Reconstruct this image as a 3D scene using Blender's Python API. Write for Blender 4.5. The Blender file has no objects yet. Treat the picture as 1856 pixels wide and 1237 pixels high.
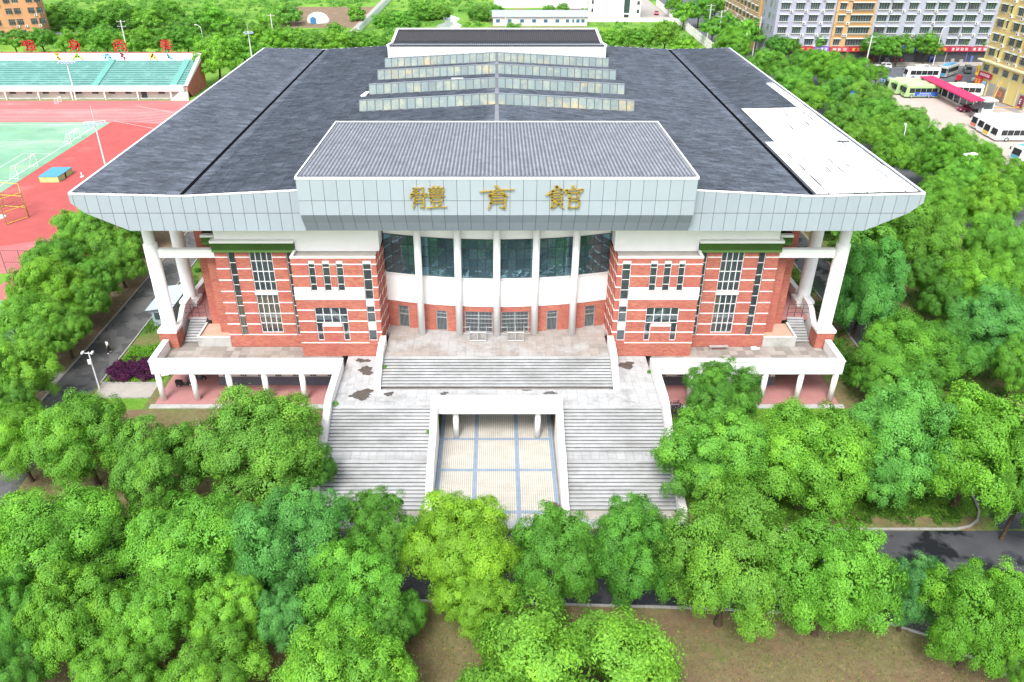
import bpy, math, random
import numpy as np
from mathutils import Vector, Matrix

# ------------------------------------------------------------------ camera, sky, sun, exposure
SC = bpy.context.scene
COL = SC.collection
cam_d = bpy.data.cameras.new('camera'); cam = bpy.data.objects.new('camera', cam_d); COL.objects.link(cam)
cam.location = (0, 0, 47); cam.rotation_euler = (math.radians(90 - 30.5), 0, 0)
cam_d.sensor_width = 36; cam_d.lens = 1434 / 1856 * 36; cam_d.shift_x = 27.5 / 1856
cam_d.clip_end = 6000; SC.camera = cam
SUN_EL, SUN_AZ = 53, 196            # azimuth clockwise from +Y: the light comes from behind the camera, slightly left
W = bpy.data.worlds.new('World'); SC.world = W; W.use_nodes = True
wn = W.node_tree; wn.nodes.clear()
sky = wn.nodes.new('ShaderNodeTexSky'); sky.sky_type = 'NISHITA'; sky.sun_disc = False
sky.sun_elevation = math.radians(SUN_EL); sky.sun_rotation = math.radians(SUN_AZ); sky.air_density = 1.0; sky.dust_density = 3.0
hs = wn.nodes.new('ShaderNodeHueSaturation'); hs.inputs['Saturation'].default_value = 0.38
bg = wn.nodes.new('ShaderNodeBackground'); bg.inputs['Strength'].default_value = 0.14
wo = wn.nodes.new('ShaderNodeOutputWorld')
wn.links.new(sky.outputs[0], hs.inputs['Color']); wn.links.new(hs.outputs[0], bg.inputs['Color']); wn.links.new(bg.outputs[0], wo.inputs[0])
sd = bpy.data.lights.new('sun', 'SUN'); sd.energy = 1.4; sd.angle = math.radians(20); sd.color = (1.0, 0.97, 0.92)
sun = bpy.data.objects.new('sun', sd); COL.objects.link(sun)
_e, _a = math.radians(SUN_EL), math.radians(SUN_AZ)
sun.rotation_euler = Vector((math.cos(_e) * math.sin(_a), math.cos(_e) * math.cos(_a), math.sin(_e))).to_track_quat('Z', 'Y').to_euler()
sun.location = (0, -50, 120)
SC.view_settings.view_transform = 'Standard'; SC.view_settings.look = 'None'
SC.view_settings.exposure = 1.25; SC.view_settings.gamma = 1.0; SC.view_settings.use_curve_mapping = False
SC.render.engine = 'CYCLES'
SC.cycles.max_bounces = 6; SC.cycles.diffuse_bounces = 3; SC.cycles.glossy_bounces = 2; SC.cycles.transparent_max_bounces = 8
SC.cycles.transmission_bounces = 3; SC.cycles.use_denoising = True; SC.cycles.caustics_reflective = False
random.seed(7)

# ------------------------------------------------------------------ mesh helpers
class MB:
    def __init__(s): s.v = []; s.f = []; s.m = []
    def add(s, vs, fs, m=0):
        b = len(s.v); s.v += [tuple(p) for p in vs]
        for f in fs: s.f.append(tuple(i + b for i in f)); s.m.append(m)
        return s
    def box(s, x0, x1, y0, y1, z0, z1, m=0):
        if x0 > x1: x0, x1 = x1, x0
        if y0 > y1: y0, y1 = y1, y0
        return s.add([(x0,y0,z0),(x1,y0,z0),(x1,y1,z0),(x0,y1,z0),(x0,y0,z1),(x1,y0,z1),(x1,y1,z1),(x0,y1,z1)],
              [(0,3,2,1),(4,5,6,7),(0,1,5,4),(1,2,6,5),(2,3,7,6),(3,0,4,7)], m)
    def quad(s, *p, m=0): return s.add(p, [tuple(range(len(p)))], m)
    def prism(s, prof, axis, a, b, m=0):
        """prof: 2D outline; axis 'x': (y,z) 'y': (x,z) 'z': (x,y); extruded a..b"""
        if axis == 'x': P = lambda q, t: (t, q[0], q[1])
        elif axis == 'y': P = lambda q, t: (q[0], t, q[1])
        else: P = lambda q, t: (q[0], q[1], t)
        n = len(prof); vs = [P(q, a) for q in prof] + [P(q, b) for q in prof]
        fs = [tuple(range(n))[::-1], tuple(range(n, 2*n))] + [(i, (i+1) % n, n + (i+1) % n, n + i) for i in range(n)]
        return s.add(vs, fs, m)
    def tube(s, p0, p1, r0, r1=None, n=8, m=0, cap=True):
        r1 = r0 if r1 is None else r1
        p0, p1 = Vector(p0), Vector(p1); d = (p1 - p0).normalized()
        u = d.orthogonal().normalized(); w = d.cross(u)
        vs = []
        for p, r in ((p0, r0), (p1, r1)):
            for i in range(n):
                a = 2*math.pi*i/n; vs.append(p + u*(r*math.cos(a)) + w*(r*math.sin(a)))
        fs = [(i, (i+1) % n, n+(i+1) % n, n+i) for i in range(n)]
        if cap: fs += [tuple(range(n))[::-1], tuple(range(n, 2*n))]
        return s.add(vs, fs, m)
    def path(s, pts, r, n=6, m=0):
        for a, b in zip(pts, pts[1:]): s.tube(a, b, r, n=n, m=m)
        return s
    def lathe(s, cx, cy, prof, n=24, m=0):
        vs = []; k = len(prof)
        for r, z in prof:
            for i in range(n):
                a = 2*math.pi*i/n; vs.append((cx + r*math.cos(a), cy + r*math.sin(a), z))
        fs = [(j*n+i, j*n+(i+1) % n, (j+1)*n+(i+1) % n, (j+1)*n+i) for j in range(k-1) for i in range(n)]
        fs += [tuple(range(n))[::-1], tuple(range((k-1)*n, k*n))]
        return s.add(vs, fs, m)
    def ball(s, c, rx, ry=None, rz=None, m=0, nu=10, nv=6):
        ry = ry or rx; rz = rz or rx
        prof = [(math.sin(math.pi*j/nv), -math.cos(math.pi*j/nv)) for j in range(nv+1)]
        vs = [(c[0] + rx*max(r, .02)*math.cos(2*math.pi*i/nu), c[1] + ry*max(r, .02)*math.sin(2*math.pi*i/nu), c[2] + rz*z) for r, z in prof for i in range(nu)]
        fs = [(j*nu+i, j*nu+(i+1) % nu, (j+1)*nu+(i+1) % nu, (j+1)*nu+i) for j in range(nv) for i in range(nu)]
        return s.add(vs, fs, m)
    def mesh(s, name, mats, smooth=False):
        me = bpy.data.meshes.new(name); me.from_pydata(s.v, [], s.f)
        for mt in (mats if isinstance(mats, (list, tuple)) else [mats]): me.materials.append(mt)
        if any(s.m): me.polygons.foreach_set('material_index', s.m)
        if smooth: me.polygons.foreach_set('use_smooth', [True]*len(me.polygons))
        me.update(); return me

def tag(o, label=None, cat=None, group=None, kind=None):
    if label: o['label'] = label
    if cat: o['category'] = cat
    if group: o['group'] = group
    if kind: o['kind'] = kind
    return o
def link(name, me, parent=None, at=None):
    """at: world position of the mesh origin (unrotated parents); None = mesh is in world coordinates"""
    o = bpy.data.objects.new(name, me); COL.objects.link(o)
    p = Vector(at) if at is not None else Vector((0, 0, 0))
    if parent is not None:
        o.parent = parent; q = parent
        while q is not None: p = p - q.location; q = q.parent
    o.location = p
    return o
def lk(name, me, parent, loc=(0, 0, 0)):          # local coordinates of the parent
    o = bpy.data.objects.new(name, me); COL.objects.link(o); o.parent = parent; o.location = loc; return o
def ob(name, mb, mats, parent=None, smooth=False): return link(name, mb.mesh(name, mats, smooth), parent)
def lob(name, mb, mats, parent=None, smooth=False, loc=(0,0,0)): return lk(name, mb.mesh(name, mats, smooth), parent, loc)
def empty(name, loc, label, cat, group=None, rz=0):
    o = bpy.data.objects.new(name, None); COL.objects.link(o); o.location = loc; o.rotation_euler = (0, 0, rz); o.empty_display_size = .3
    return tag(o, label, cat, group)
def dup(root, loc, rz=None, label=None, group=None, color=None):
    r = root.copy(); COL.objects.link(r); r.location = loc
    if rz is not None: r.rotation_euler = (0, 0, rz)
    if label: r['label'] = label
    if group: r['group'] = group
    for ch in list(root.children):
        c = ch.copy(); COL.objects.link(c); c.parent = r
        for g in list(ch.children):
            d = g.copy(); COL.objects.link(d); d.parent = c
    return r
def struct(name, mb, mats): return tag(ob(name, mb, mats), kind='structure')
def clip(poly, conv):
    """clip polygon by convex polygon (counter-clockwise)"""
    out = list(poly)
    for (ax, ay), (bx, by) in zip(conv, conv[1:] + conv[:1]):
        inp, out = out, []
        side = lambda p: (bx-ax)*(p[1]-ay) - (by-ay)*(p[0]-ax)
        for p, q in zip(inp, inp[1:] + inp[:1]):
            sp, sq = side(p), side(q)
            if sp >= 0: out.append(p)
            if (sp > 0 and sq < 0) or (sp < 0 and sq > 0):
                t = sp/(sp-sq); out.append((p[0]+(q[0]-p[0])*t, p[1]+(q[1]-p[1])*t))
        if not out: return []
    return out

# ------------------------------------------------------------------ materials
def srgb(r, g, b): return tuple(((c/255)/12.92 if c/255 <= .04045 else ((c/255+.055)/1.055)**2.4) for c in (r, g, b))
class N:
    def __init__(s, name):
        s.mat = bpy.data.materials.new(name); s.mat.use_nodes = True; s.t = s.mat.node_tree; s.t.nodes.clear()
        s.out = s.n('ShaderNodeOutputMaterial'); s._pos = None
    def n(s, typ, **k):
        d = s.t.nodes.new(typ)
        for a, b in k.items(): setattr(d, a, b)
        return d
    def l(s, a, b): s.t.links.new(a, b)
    def pos(s):
        if s._pos is None: s._pos = s.n('ShaderNodeNewGeometry').outputs['Position']
        return s._pos
    def noise(s, scale, detail=4, rough=.6, vec=None, stretch=None):
        v = vec or s.pos()
        if stretch:
            mp = s.n('ShaderNodeMapping'); mp.inputs['Scale'].default_value = stretch; s.l(v, mp.inputs[0]); v = mp.outputs[0]
        d = s.n('ShaderNodeTexNoise'); d.inputs['Scale'].default_value = scale; d.inputs['Detail'].default_value = detail; d.inputs['Roughness'].default_value = rough
        s.l(v, d.inputs['Vector']); return d.outputs['Fac']
    def ramp(s, fac, lo, hi, a=0., b=1.):
        m = s.n('ShaderNodeMapRange'); m.inputs[1].default_value = lo; m.inputs[2].default_value = hi; m.inputs[3].default_value = a; m.inputs[4].default_value = b
        s.l(fac, m.inputs[0]); return m.outputs[0]
    def mix(s, fac, a, b, mode='MIX'):
        m = s.n('ShaderNodeMix', data_type='RGBA', blend_type=mode)
        for i, x in ((0, fac), (6, a), (7, b)):
            if isinstance(x, (int, float)): m.inputs[i].default_value = x
            elif isinstance(x, tuple): m.inputs[i].default_value = x + (1,) if len(x) == 3 else x
            else: s.l(x, m.inputs[i])
        return m.outputs[2]
    def val(s, col, fac):        # multiply colour by scalar socket
        return s.mix(1.0, col, s.comb(fac), 'MULTIPLY')
    def comb(s, f):
        c = s.n('ShaderNodeCombineColor')
        for i in range(3): s.l(f, c.inputs[i])
        return c.outputs[0]
    def bsdf(s, col, rough=.7, spec=.3, metal=0., bump=None):
        p = s.n('ShaderNodeBsdfPrincipled')
        for nm, x in (('Base Color', col), ('Roughness', rough), ('Specular IOR Level', spec), ('Metallic', metal)):
            if isinstance(x, tuple): p.inputs[nm].default_value = x + (1,)
            elif isinstance(x, (int, float)): p.inputs[nm].default_value = x
            else: s.l(x, p.inputs[nm])
        if bump:
            b = s.n('ShaderNodeBump'); b.inputs['Strength'].default_value = bump[1]; b.inputs['Distance'].default_value = bump[2] if len(bump) > 2 else .05
            s.l(bump[0], b.inputs['Height']); s.l(b.outputs[0], p.inputs['Normal'])
        return p.outputs[0]
    def done(s, sh): s.l(sh, s.out.inputs[0]); return s.mat
def M(name, col, rough=.7, spec=.3, metal=0., var=.12, vs=.8, objvar=0., dirt=None, bump=None):
    """dirt: list of (colour, scale, lo, hi, amount, stretch)"""
    n = N(name)
    c = n.val(col, n.ramp(n.noise(vs, 5, .65), .25, .75, 1-var, 1+var)) if var else col
    if objvar:
        oi = n.n('ShaderNodeObjectInfo'); c = n.val(c, n.ramp(oi.outputs['Random'], 0, 1, 1-objvar, 1+objvar))
    for d in (dirt or []):
        c = n.mix(n.ramp(n.noise(d[1], 6, .7, stretch=d[5] if len(d) > 5 else None), d[2], d[3], 0, d[4]), c, d[0])
    b = (n.noise(bump[0], 5, .6), bump[1], bump[2] if len(bump) > 2 else .03) if bump else None
    return n.done(n.bsdf(c, rough, spec, metal, b))

MAT = {}
MAT['white'] = M('white_render', (.80, .80, .79), .75, .2, var=.03, dirt=[((.50, .49, .46), .9, .60, .85, .45, (1, 1, .25))])
MAT['white_clean'] = M('white_paint', (.82, .82, .81), .55, .3, var=.02, dirt=[((.6, .6, .58), .6, .64, .9, .3)])
MAT['coping'] = M('coping_stone', (.70, .69, .67), .7, .2, var=.06, vs=1.5, dirt=[((.4, .39, .36), 1.3, .58, .8, .5)])
MAT['alu'] = M('aluminium_panel', (.355, .405, .465), .42, .5, .15, var=.03, objvar=.03, dirt=[((.40, .46, .48), .5, .55, .85, .35, (1, 1, .3))])
MAT['alu_box'] = M('aluminium_sign_panel', (.375, .43, .485), .42, .5, .15, var=.03, objvar=.025, dirt=[((.42, .48, .5), .5, .55, .85, .35, (1, 1, .3))])
MAT['joint'] = M('dark_joint', (.10, .11, .12), .9, .1, var=0)
MAT['trim'] = M('white_trim', (.75, .77, .78), .5, .4, var=.04)
MAT['frame'] = M('window_frame', (.72, .73, .72), .5, .4, var=.03)
MAT['concrete'] = M('concrete', (.42, .42, .40), .85, .2, var=.15, vs=1.2, dirt=[((.18, .17, .15), .7, .52, .75, .6)])
MAT['interior'] = M('interior_wall', (.50, .50, .48), .9, .1, var=.2, vs=.6)
MAT['steel'] = M('galvanised_steel', (.55, .57, .58), .4, .5, .6, var=.08)
MAT['black'] = M('black_rubber', (.02, .02, .022), .6, .3, var=.1)
MAT['darkmetal'] = M('dark_metal', (.05, .055, .06), .5, .4, .3, var=.1)
MAT['gold'] = M('gilded_letter', (.66, .44, .08), .3, .5, .6, var=.2, vs=3)
MAT['tread'] = M('granite_tread', (.43, .44, .45), .7, .3, var=.14, vs=1.4, objvar=.05,
    dirt=[((.19, .19, .18), .55, .44, .72, .7, (.35, 1.2, 1)), ((.36, .36, .34), 2.2, .52, .8, .45, (.25, 2, 1)), ((.44, .27, .17), .22, .68, .8, .4)], bump=(6, .15, .02))
MAT['riser'] = M('weathered_shaded_riser', (.17, .17, .17), .85, .15, var=.25, vs=1.4, dirt=[((.07, .065, .06), .8, .45, .7, .7, (.4, 1, 1))])  # grime, with the risers' own shade also put into the base colour
MAT['slab'] = M('granite_slab', (.42, .43, .44), .65, .3, var=.12, vs=1.0, objvar=.06,
    dirt=[((.19, .19, .18), .45, .52, .72, .75), ((.40, .39, .36), 1.6, .5, .8, .5)], bump=(5, .15, .02))
MAT['slab_ent'] = M('brown_stone_slab', (.32, .285, .26), .7, .25, var=.14, vs=1.0, objvar=.12,
    dirt=[((.43, .44, .45), .3, .48, .58, .6), ((.2, .18, .16), 1.1, .5, .8, .5)], bump=(5, .15, .02))
MAT['slab_joint'] = M('slab_joint_grout', (.28, .28, .27), .9, .1, var=.2)
MAT['tile_wing'] = M('wing_terrace_tile', (.29, .265, .24), .7, .25, var=.14, vs=.9, objvar=.25, dirt=[((.18, .17, .16), .5, .55, .75, .6), ((.42, .33, .22), .35, .55, .7, .4)])
MAT['mosaic'] = M('cream_court_tile', (.54, .52, .46), .6, .35, var=.14, vs=.7, dirt=[((.58, .57, .55), .35, .55, .7, .6), ((.34, .29, .23), .4, .56, .76, .55)])
MAT['mosaic_blue'] = M('blue_court_tile', (.23, .33, .45), .55, .35, var=.14, vs=1.2, dirt=[((.42, .47, .52), .5, .55, .75, .5)])
MAT['mosaic_grout'] = M('court_grout', (.23, .19, .16), .9, .1, var=.3, vs=.8)
MAT['pinkfloor'] = M('pink_concrete_floor', (.40, .19, .185), .65, .25, var=.1, vs=.8, dirt=[((.45, .32, .30), .5, .55, .75, .5)])
MAT['dado'] = M('grey_tile_dado', (.13, .15, .19), .5, .35, var=.12, vs=2)
MAT['curtain'] = M('tan_curtain', (.78, .52, .26), .9, .1, var=.25, vs=3)
MAT['soil'] = M('soil', (.22, .15, .10), .95, .05, var=.3, vs=1.5, dirt=[((.10, .07, .045), 1.2, .5, .7, .6)])
MAT['gutter'] = M('dark_gutter', (.008, .008, .010), 1., 0., var=0)
MAT['wetpatch'] = M('wet_stain', (.085, .083, .076), .18, .5, var=.3, vs=2)
MAT['redplastic'] = M('red_litter', (.5, .03, .05), .4, .4, var=0)

def glass(name, tint, refl, rough=.03, bump=.0):
    n = N(name)
    fr = n.n('ShaderNodeLayerWeight'); fr.inputs['Blend'].default_value = .25
    f = n.ramp(fr.outputs['Fresnel'], 0, 1, refl, 1)
    t = n.n('ShaderNodeBsdfTransparent'); t.inputs[0].default_value = tint + (1,)
    g = n.n('ShaderNodeBsdfGlossy'); g.inputs['Roughness'].default_value = rough; g.inputs[0].default_value = (.85, .92, .95, 1)
    if bump:
        b = n.n('ShaderNodeBump'); b.inputs['Strength'].default_value = bump; b.inputs['Distance'].default_value = .3; n.l(n.noise(.9, 2), b.inputs['Height']); n.l(b.outputs[0], g.inputs['Normal'])
    m = n.n('ShaderNodeMixShader'); n.l(f, m.inputs[0]); n.l(t.outputs[0], m.inputs[1]); n.l(g.outputs[0], m.inputs[2])
    d = n.n('ShaderNodeBsdfDiffuse'); d.inputs[0].default_value = (.24, .30, .35, 1); k = n.n('ShaderNodeMixShader'); k.inputs[0].default_value = .10; n.l(m.outputs[0], k.inputs[1]); n.l(d.outputs[0], k.inputs[2])  # diffuse share puts sky glare into the pane colour
    return n.done(k.outputs[0])
MAT['glass'] = glass('window_glass', (.86, .90, .92), .09)
MAT['glass_coated'] = (lambda n: n.done(n.bsdf(n.val((.20, .36, .43), n.ramp(n.n('ShaderNodeObjectInfo').outputs['Random'], 0, 1, .75, 1.2)), .04, .6, .8, (n.noise(1.1, 2), .12, .2))))(N('coated_teal_glass'))
MAT['glass_green'] = (lambda n: n.done(n.bsdf((.11, .21, .06), .08, .6, .55, (n.noise(1.2, 2), .1, .2))))(N('green_clerestory_glass'))
MAT['glass_far'] = M('far_window_glass', (.06, .09, .10), .12, .6, .2, var=.35, vs=.5)
MAT['poly'] = M('skylight_polycarbonate', (.165, .225, .225), .35, .45, var=.12, vs=.5, objvar=.12, dirt=[((.46, .33, .12), .33, .56, .68, .7), ((.42, .42, .27), .6, .48, .7, .6)])

def brick_mat(name, c1, c2, mort):
    n = N(name)
    sx = n.n('ShaderNodeSeparateXYZ'); n.l(n.pos(), sx.inputs[0])
    ad = n.n('ShaderNodeMath', operation='ADD'); n.l(sx.outputs[0], ad.inputs[0]); n.l(sx.outputs[1], ad.inputs[1])
    cb = n.n('ShaderNodeCombineXYZ'); n.l(ad.outputs[0], cb.inputs[0]); n.l(sx.outputs[2], cb.inputs[1])
    b = n.n('ShaderNodeTexBrick'); n.l(cb.outputs[0], b.inputs['Vector'])
    b.inputs['Color1'].default_value = c1 + (1,); b.inputs['Color2'].default_value = c2 + (1,); b.inputs['Mortar'].default_value = mort + (1,)
    b.inputs['Scale'].default_value = 1; b.inputs['Mortar Size'].default_value = .008; b.inputs['Brick Width'].default_value = .36; b.inputs['Row Height'].default_value = .105; b.inputs['Bias'].default_value = -.1
    c = n.val(b.outputs['Color'], n.ramp(n.noise(.5, 5, .7), .3, .7, .86, 1.14))
    c = n.mix(n.ramp(n.noise(.35, 3), .4, .65, 0, .45), c, (.40, .095, .09))
    c = n.mix(n.ramp(n.noise(1.1, 4, .7, stretch=(.8, .8, 5)), .52, .70, 0, .55), c, (.50, .195, .105))
    c = n.mix(n.ramp(n.noise(1.6, 4, .7, stretch=(.8, .8, 4)), .56, .72, 0, .4), c, (.26, .05, .04))
    c = n.mix(n.ramp(n.noise(.8, 5, .7, stretch=(1, 1, .3)), .62, .85, 0, .4), c, (.20, .10, .08))
    return n.done(n.bsdf(c, .8, .2, 0, (b.outputs['Fac'], -.3, .01)))
MAT['brick'] = brick_mat('red_brick', (.33, .075, .056), (.45, .16, .10), (.46, .29, .24))

def roof_mat(name, c1, c2, streak):
    n = N(name)
    c = n.mix(n.ramp(n.noise(.35, 6, .75), .35, .65), c1, c2)
    c = n.val(c, n.ramp(n.noise(4.5, 4, .85, stretch=(.5, 2.2, 1)), .3, .7, .6, 1.42))
    c = n.val(c, n.ramp(n.noise(1.3, 3, .6, stretch=(.5, 3.2, 1)), .3, .7, .6, 1.4))
    c = n.mix(n.ramp(n.noise(.5, 6, .8, stretch=streak), .56, .75, 0, .55), c, (.13, .138, .165))
    return n.done(n.bsdf(c, .62, .35, 0, (n.noise(9, 3), .3, .03)))
for i_, k_ in enumerate((.84, 1.0, 1.2)): MAT['roof' + 'abc'[i_]] = roof_mat('slate_blue_roof_tile', (.060*k_, .073*k_, .094*k_), (.092*k_, .110*k_, .138*k_), (.2, 1.5, 1))
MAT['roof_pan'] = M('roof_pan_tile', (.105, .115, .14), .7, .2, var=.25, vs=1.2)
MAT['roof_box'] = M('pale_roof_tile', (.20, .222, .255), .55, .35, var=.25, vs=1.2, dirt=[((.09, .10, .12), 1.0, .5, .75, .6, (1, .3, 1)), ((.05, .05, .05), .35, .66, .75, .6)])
MAT['roof_dark'] = M('shaded_roof_tile', (.020, .020, .026), .6, .4, var=.15, vs=1.2, dirt=[((.12, .12, .13), .8, .6, .8, .5)])  # same tile as the front part; the slope's shade is put into this colour
MAT['membrane'] = M('white_roof_sheet', (.80, .80, .79), .45, .4, var=.03, vs=.6, dirt=[((.5, .5, .5), .7, .62, .85, .3, (1, .2, 1))])

def ground_mat(name, cols, scales, rough=.95, bump=True):
    n = N(name); c = cols[0]
    for k, (col, (sc, lo, hi)) in enumerate(zip(cols[1:], scales)): c = n.mix(n.ramp(n.noise(sc, 7, .7), lo, hi), c, col)
    c = n.val(c, n.ramp(n.noise(2.2, 6, .75), .25, .75, .7, 1.3))
    return n.done(n.bsdf(c, rough, .1, 0, (n.noise(2.5, 6, .7), .6, .15) if bump else None))
MAT['scrub'] = ground_mat('scrub_ground', [(.13, .28, .045), (.20, .36, .055), (.09, .21, .035), (.32, .23, .13)], [(.025, .4, .6), (.06, .5, .62), (.045, .60, .70)])
MAT['lawn'] = ground_mat('campus_ground', [(.10, .19, .035), (.20, .15, .085), (.065, .14, .025)], [(.09, .42, .6), (.2, .52, .7)])
MAT['lawn_green'] = ground_mat('green_lawn', [(.11, .25, .03), (.15, .28, .04), (.20, .17, .07)], [(.3, .4, .6), (.25, .58, .72)])
MAT['lawn_dry'] = ground_mat('dry_lawn', [(.175, .125, .075), (.145, .155, .06), (.22, .165, .10), (.11, .15, .045)], [(.25, .42, .62), (.5, .5, .7), (.17, .56, .72)])
MAT['dirt'] = ground_mat('bare_dirt', [(.24, .18, .12), (.16, .11, .07), (.33, .26, .19)], [(.4, .4, .65), (.8, .5, .75)])
def asphalt(name, c1, c2, wet, wscale):
    n = N(name)
    c = n.mix(n.ramp(n.noise(.18, 6, .7), .35, .65), c1, c2)
    c = n.val(c, n.ramp(n.noise(9, 4, .8), .2, .8, .8, 1.2))
    w = n.ramp(n.noise(wscale, 4, .55), .47, .53)
    c = n.mix(w, c, wet)
    r = n.ramp(w, 0, 1, .85, .16)
    return n.done(n.bsdf(c, r, .35, 0, (n.noise(14, 4), .2, .01)))
MAT['asphalt'] = asphalt('asphalt', (.050, .053, .060), (.080, .082, .088), (.018, .020, .024), .22)
MAT['asphalt_left'] = asphalt('campus_lane_asphalt', (.10, .10, .105), (.135, .133, .13), (.088, .088, .092), .3)
MAT['street'] = M('street_asphalt', (.12, .128, .145), .85, .2, var=.12, vs=.2)
MAT['lot'] = M('bus_lot_concrete', (.46, .40, .36), .85, .2, var=.1, vs=.15, dirt=[((.45, .35, .30), .12, .5, .68, .5), ((.30, .28, .27), .5, .66, .78, .4)])
MAT['pave'] = M('pale_paving', (.38, .35, .32), .85, .2, var=.15, vs=.7, dirt=[((.3, .25, .21), .5, .55, .75, .5)])
MAT['kerb'] = M('kerb_stone', (.34, .335, .32), .85, .2, var=.15, vs=1.5)
MAT['track'] = M('red_running_track', (.43, .15, .15), .9, .1, var=.1, vs=.25, dirt=[((.62, .32, .30), .12, .5, .68, .5, (.4, 1.3, 1)), ((.75, .55, .55), .3, .62, .74, .4, (.3, 1, 1))])
MAT['track_deep'] = M('deep_red_track', (.40, .095, .09), .9, .1, var=.1, vs=.25, dirt=[((.62, .22, .2), .15, .54, .72, .45)])
MAT['pitch'] = M('green_pitch_turf', (.19, .37, .25), .95, .05, var=.14, vs=.12, dirt=[((.40, .52, .43), .08, .48, .68, .6, (.5, 1.4, 1)), ((.30, .46, .18), .11, .54, .7, .5)])
MAT['line'] = M('white_line_paint', (.75, .70, .68), .8, .2, var=.15, vs=.8)
MAT['water'] = (lambda n: n.done(n.bsdf((.62, .68, .66), .05, .6, .3, (n.noise(.5, 3), .05, .1))))(N('pond_water'))  # pale base colour stands in for the reflected sky

def leaf_mat(name):
    n = N(name)
    oi = n.n('ShaderNodeObjectInfo')
    at = n.n('ShaderNodeAttribute'); at.attribute_name = 'tint'
    c = n.val(oi.outputs['Color'], n.ramp(at.outputs['Fac'], 0, 1, .66, 1.34))
    c = n.mix(n.ramp(at.outputs['Fac'], .5, 1, 0, .5), c, n.mix(1.0, oi.outputs['Color'], (1.75, 1.28, .7), 'MULTIPLY'))
    p = n.bsdf(c, .48, .22)
    t = n.n('ShaderNodeBsdfTranslucent'); n.l(n.mix(1.0, c, (1.35, 1.3, .6), 'MULTIPLY'), t.inputs[0])
    m = n.n('ShaderNodeMixShader'); m.inputs[0].default_value = .30; n.l(p, m.inputs[1]); n.l(t.outputs[0], m.inputs[2])
    return n.done(m.outputs[0])
MAT['leaf'] = leaf_mat('foliage')
MAT['bark'] = M('bark', (.085, .06, .042), .9, .1, var=.3, vs=3, bump=(8, .5, .03))
def paint(name, col, rough=.35, spec=.5, metal=0.): return M(name, col, rough, spec, metal, var=.03, vs=.5)
# ------------------------------------------------------------------ ground, roads, sports ground
def sheet(name, poly, z, mat, kind='structure'):
    m = MB(); m.quad(*[(x, y, z) for x, y in poly]); return tag(ob(name, m, MAT[mat]), kind=kind)
def rect(name, x0, x1, y0, y1, z, mat): return sheet(name, [(x0, y0), (x1, y0), (x1, y1), (x0, y1)], z, mat)
rect('ground', -3000, 3000, -500, 4000, -.02, 'scrub')
rect('campus_ground', -66, 76, 20, 232, -.012, 'lawn')
rect('running_track', -260, -58, 98, 194.4, .0, 'track')
arc = lambda cx, cy, r, a0, a1, n=24: [(cx + r*math.cos(math.radians(a0+(a1-a0)*i/n)), cy + r*math.sin(math.radians(a0+(a1-a0)*i/n))) for i in range(n+1)]
sheet('track_apron', [(-85.2, 105)] + arc(-85.2, 140, 35, -90, 90), .004, 'track_deep')
rect('football_pitch', -260, -85.2, 112, 174.8, .008, 'pitch')
ln = MB()
def stripe(p, q, w, z=.012, mb=None):
    d = Vector((q[0]-p[0], q[1]-p[1])).normalized(); nx, ny = -d.y*w/2, d.x*w/2
    (mb or ln).quad((p[0]+nx, p[1]+ny, z), (p[0]-nx, p[1]-ny, z), (q[0]-nx, q[1]-ny, z), (q[0]+nx, q[1]+ny, z))
for k in range(9):
    y = 176.0 + 1.22*k; stripe((-200, y), (-85.2, y), .10)
    a = arc(-85.2, 140, y - 140, 90, -62, 30)
    for p, q in zip(a, a[1:]):
        if p[0] < -60 and q[0] < -60: stripe(p, q, .10)
for y in (189, 176): stripe((-85, y), (-74, y - 6), .12)
stripe((-87.2, 113), (-87.2, 174), .14, .013); stripe((-180, 172.8), (-87.2, 172.8), .14, .013)
for y0, y1, d in ((128, 160, 14), (136, 152, 5.5)):
    stripe((-87.2-d, y0), (-87.2, y0), .13, .013); stripe((-87.2-d, y1), (-87.2, y1), .13, .013); stripe((-87.2-d, y0), (-87.2-d, y1), .13, .013)
struct('track_line_paint', ln, MAT['line'])
rect('sports_court', -66, -52.2, 55, 97.6, .0, 'track'); rect('court_surface', -64.5, -54, 60, 90, .004, 'pitch')
rect('verge', -52.0, -47.35, 40, 230, .0, 'dirt')
rect('campus_lane', -47.1, -42.6, 48.9, 232, .004, 'asphalt_left')
rect('planting_bed', -42.3, -35.6, 71.0, 76.6, .0, 'lawn_green'); rect('verge_lawn', -42.3, -35.2, 76.6, 140, .0, 'lawn')
rect('front_patch', -42.3, -36.2, 66, 68.2, .0, 'lawn_green'); rect('paved_apron', -42.3, -36.2, 68.2, 70.8, .004, 'pave'); rect('front_lawn', -42.3, -17.2, 50.4, 66, .0, 'lawn_dry')
rect('bright_lawn', 16.6, 41.5, 50.4, 66.2, .0, 'lawn_green')
sheet('front_road', [(-160, 42.4), (-6, 41.4), (15, 40.7), (24, 40.1), (28.5, 39.4), (31, 38.2), (35.3, 34.6), (38, 20), (160, 20), (160, 48.7), (-160, 48.7)], .004, 'asphalt')
sheet('south_lawn', [(-160, 0), (38, 0), (37.7, 20), (35, 34.4), (30.8, 38.0), (28.3, 39.2), (24, 39.9), (15, 40.5), (-6, 41.2), (-160, 42.2)], .0, 'lawn_dry')
rect('east_lane', 41.9, 46.4, 48.9, 232, .004, 'asphalt'); rect('east_verge', 46.6, 72, 50, 232, .0, 'lawn')
kb = MB()
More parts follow.
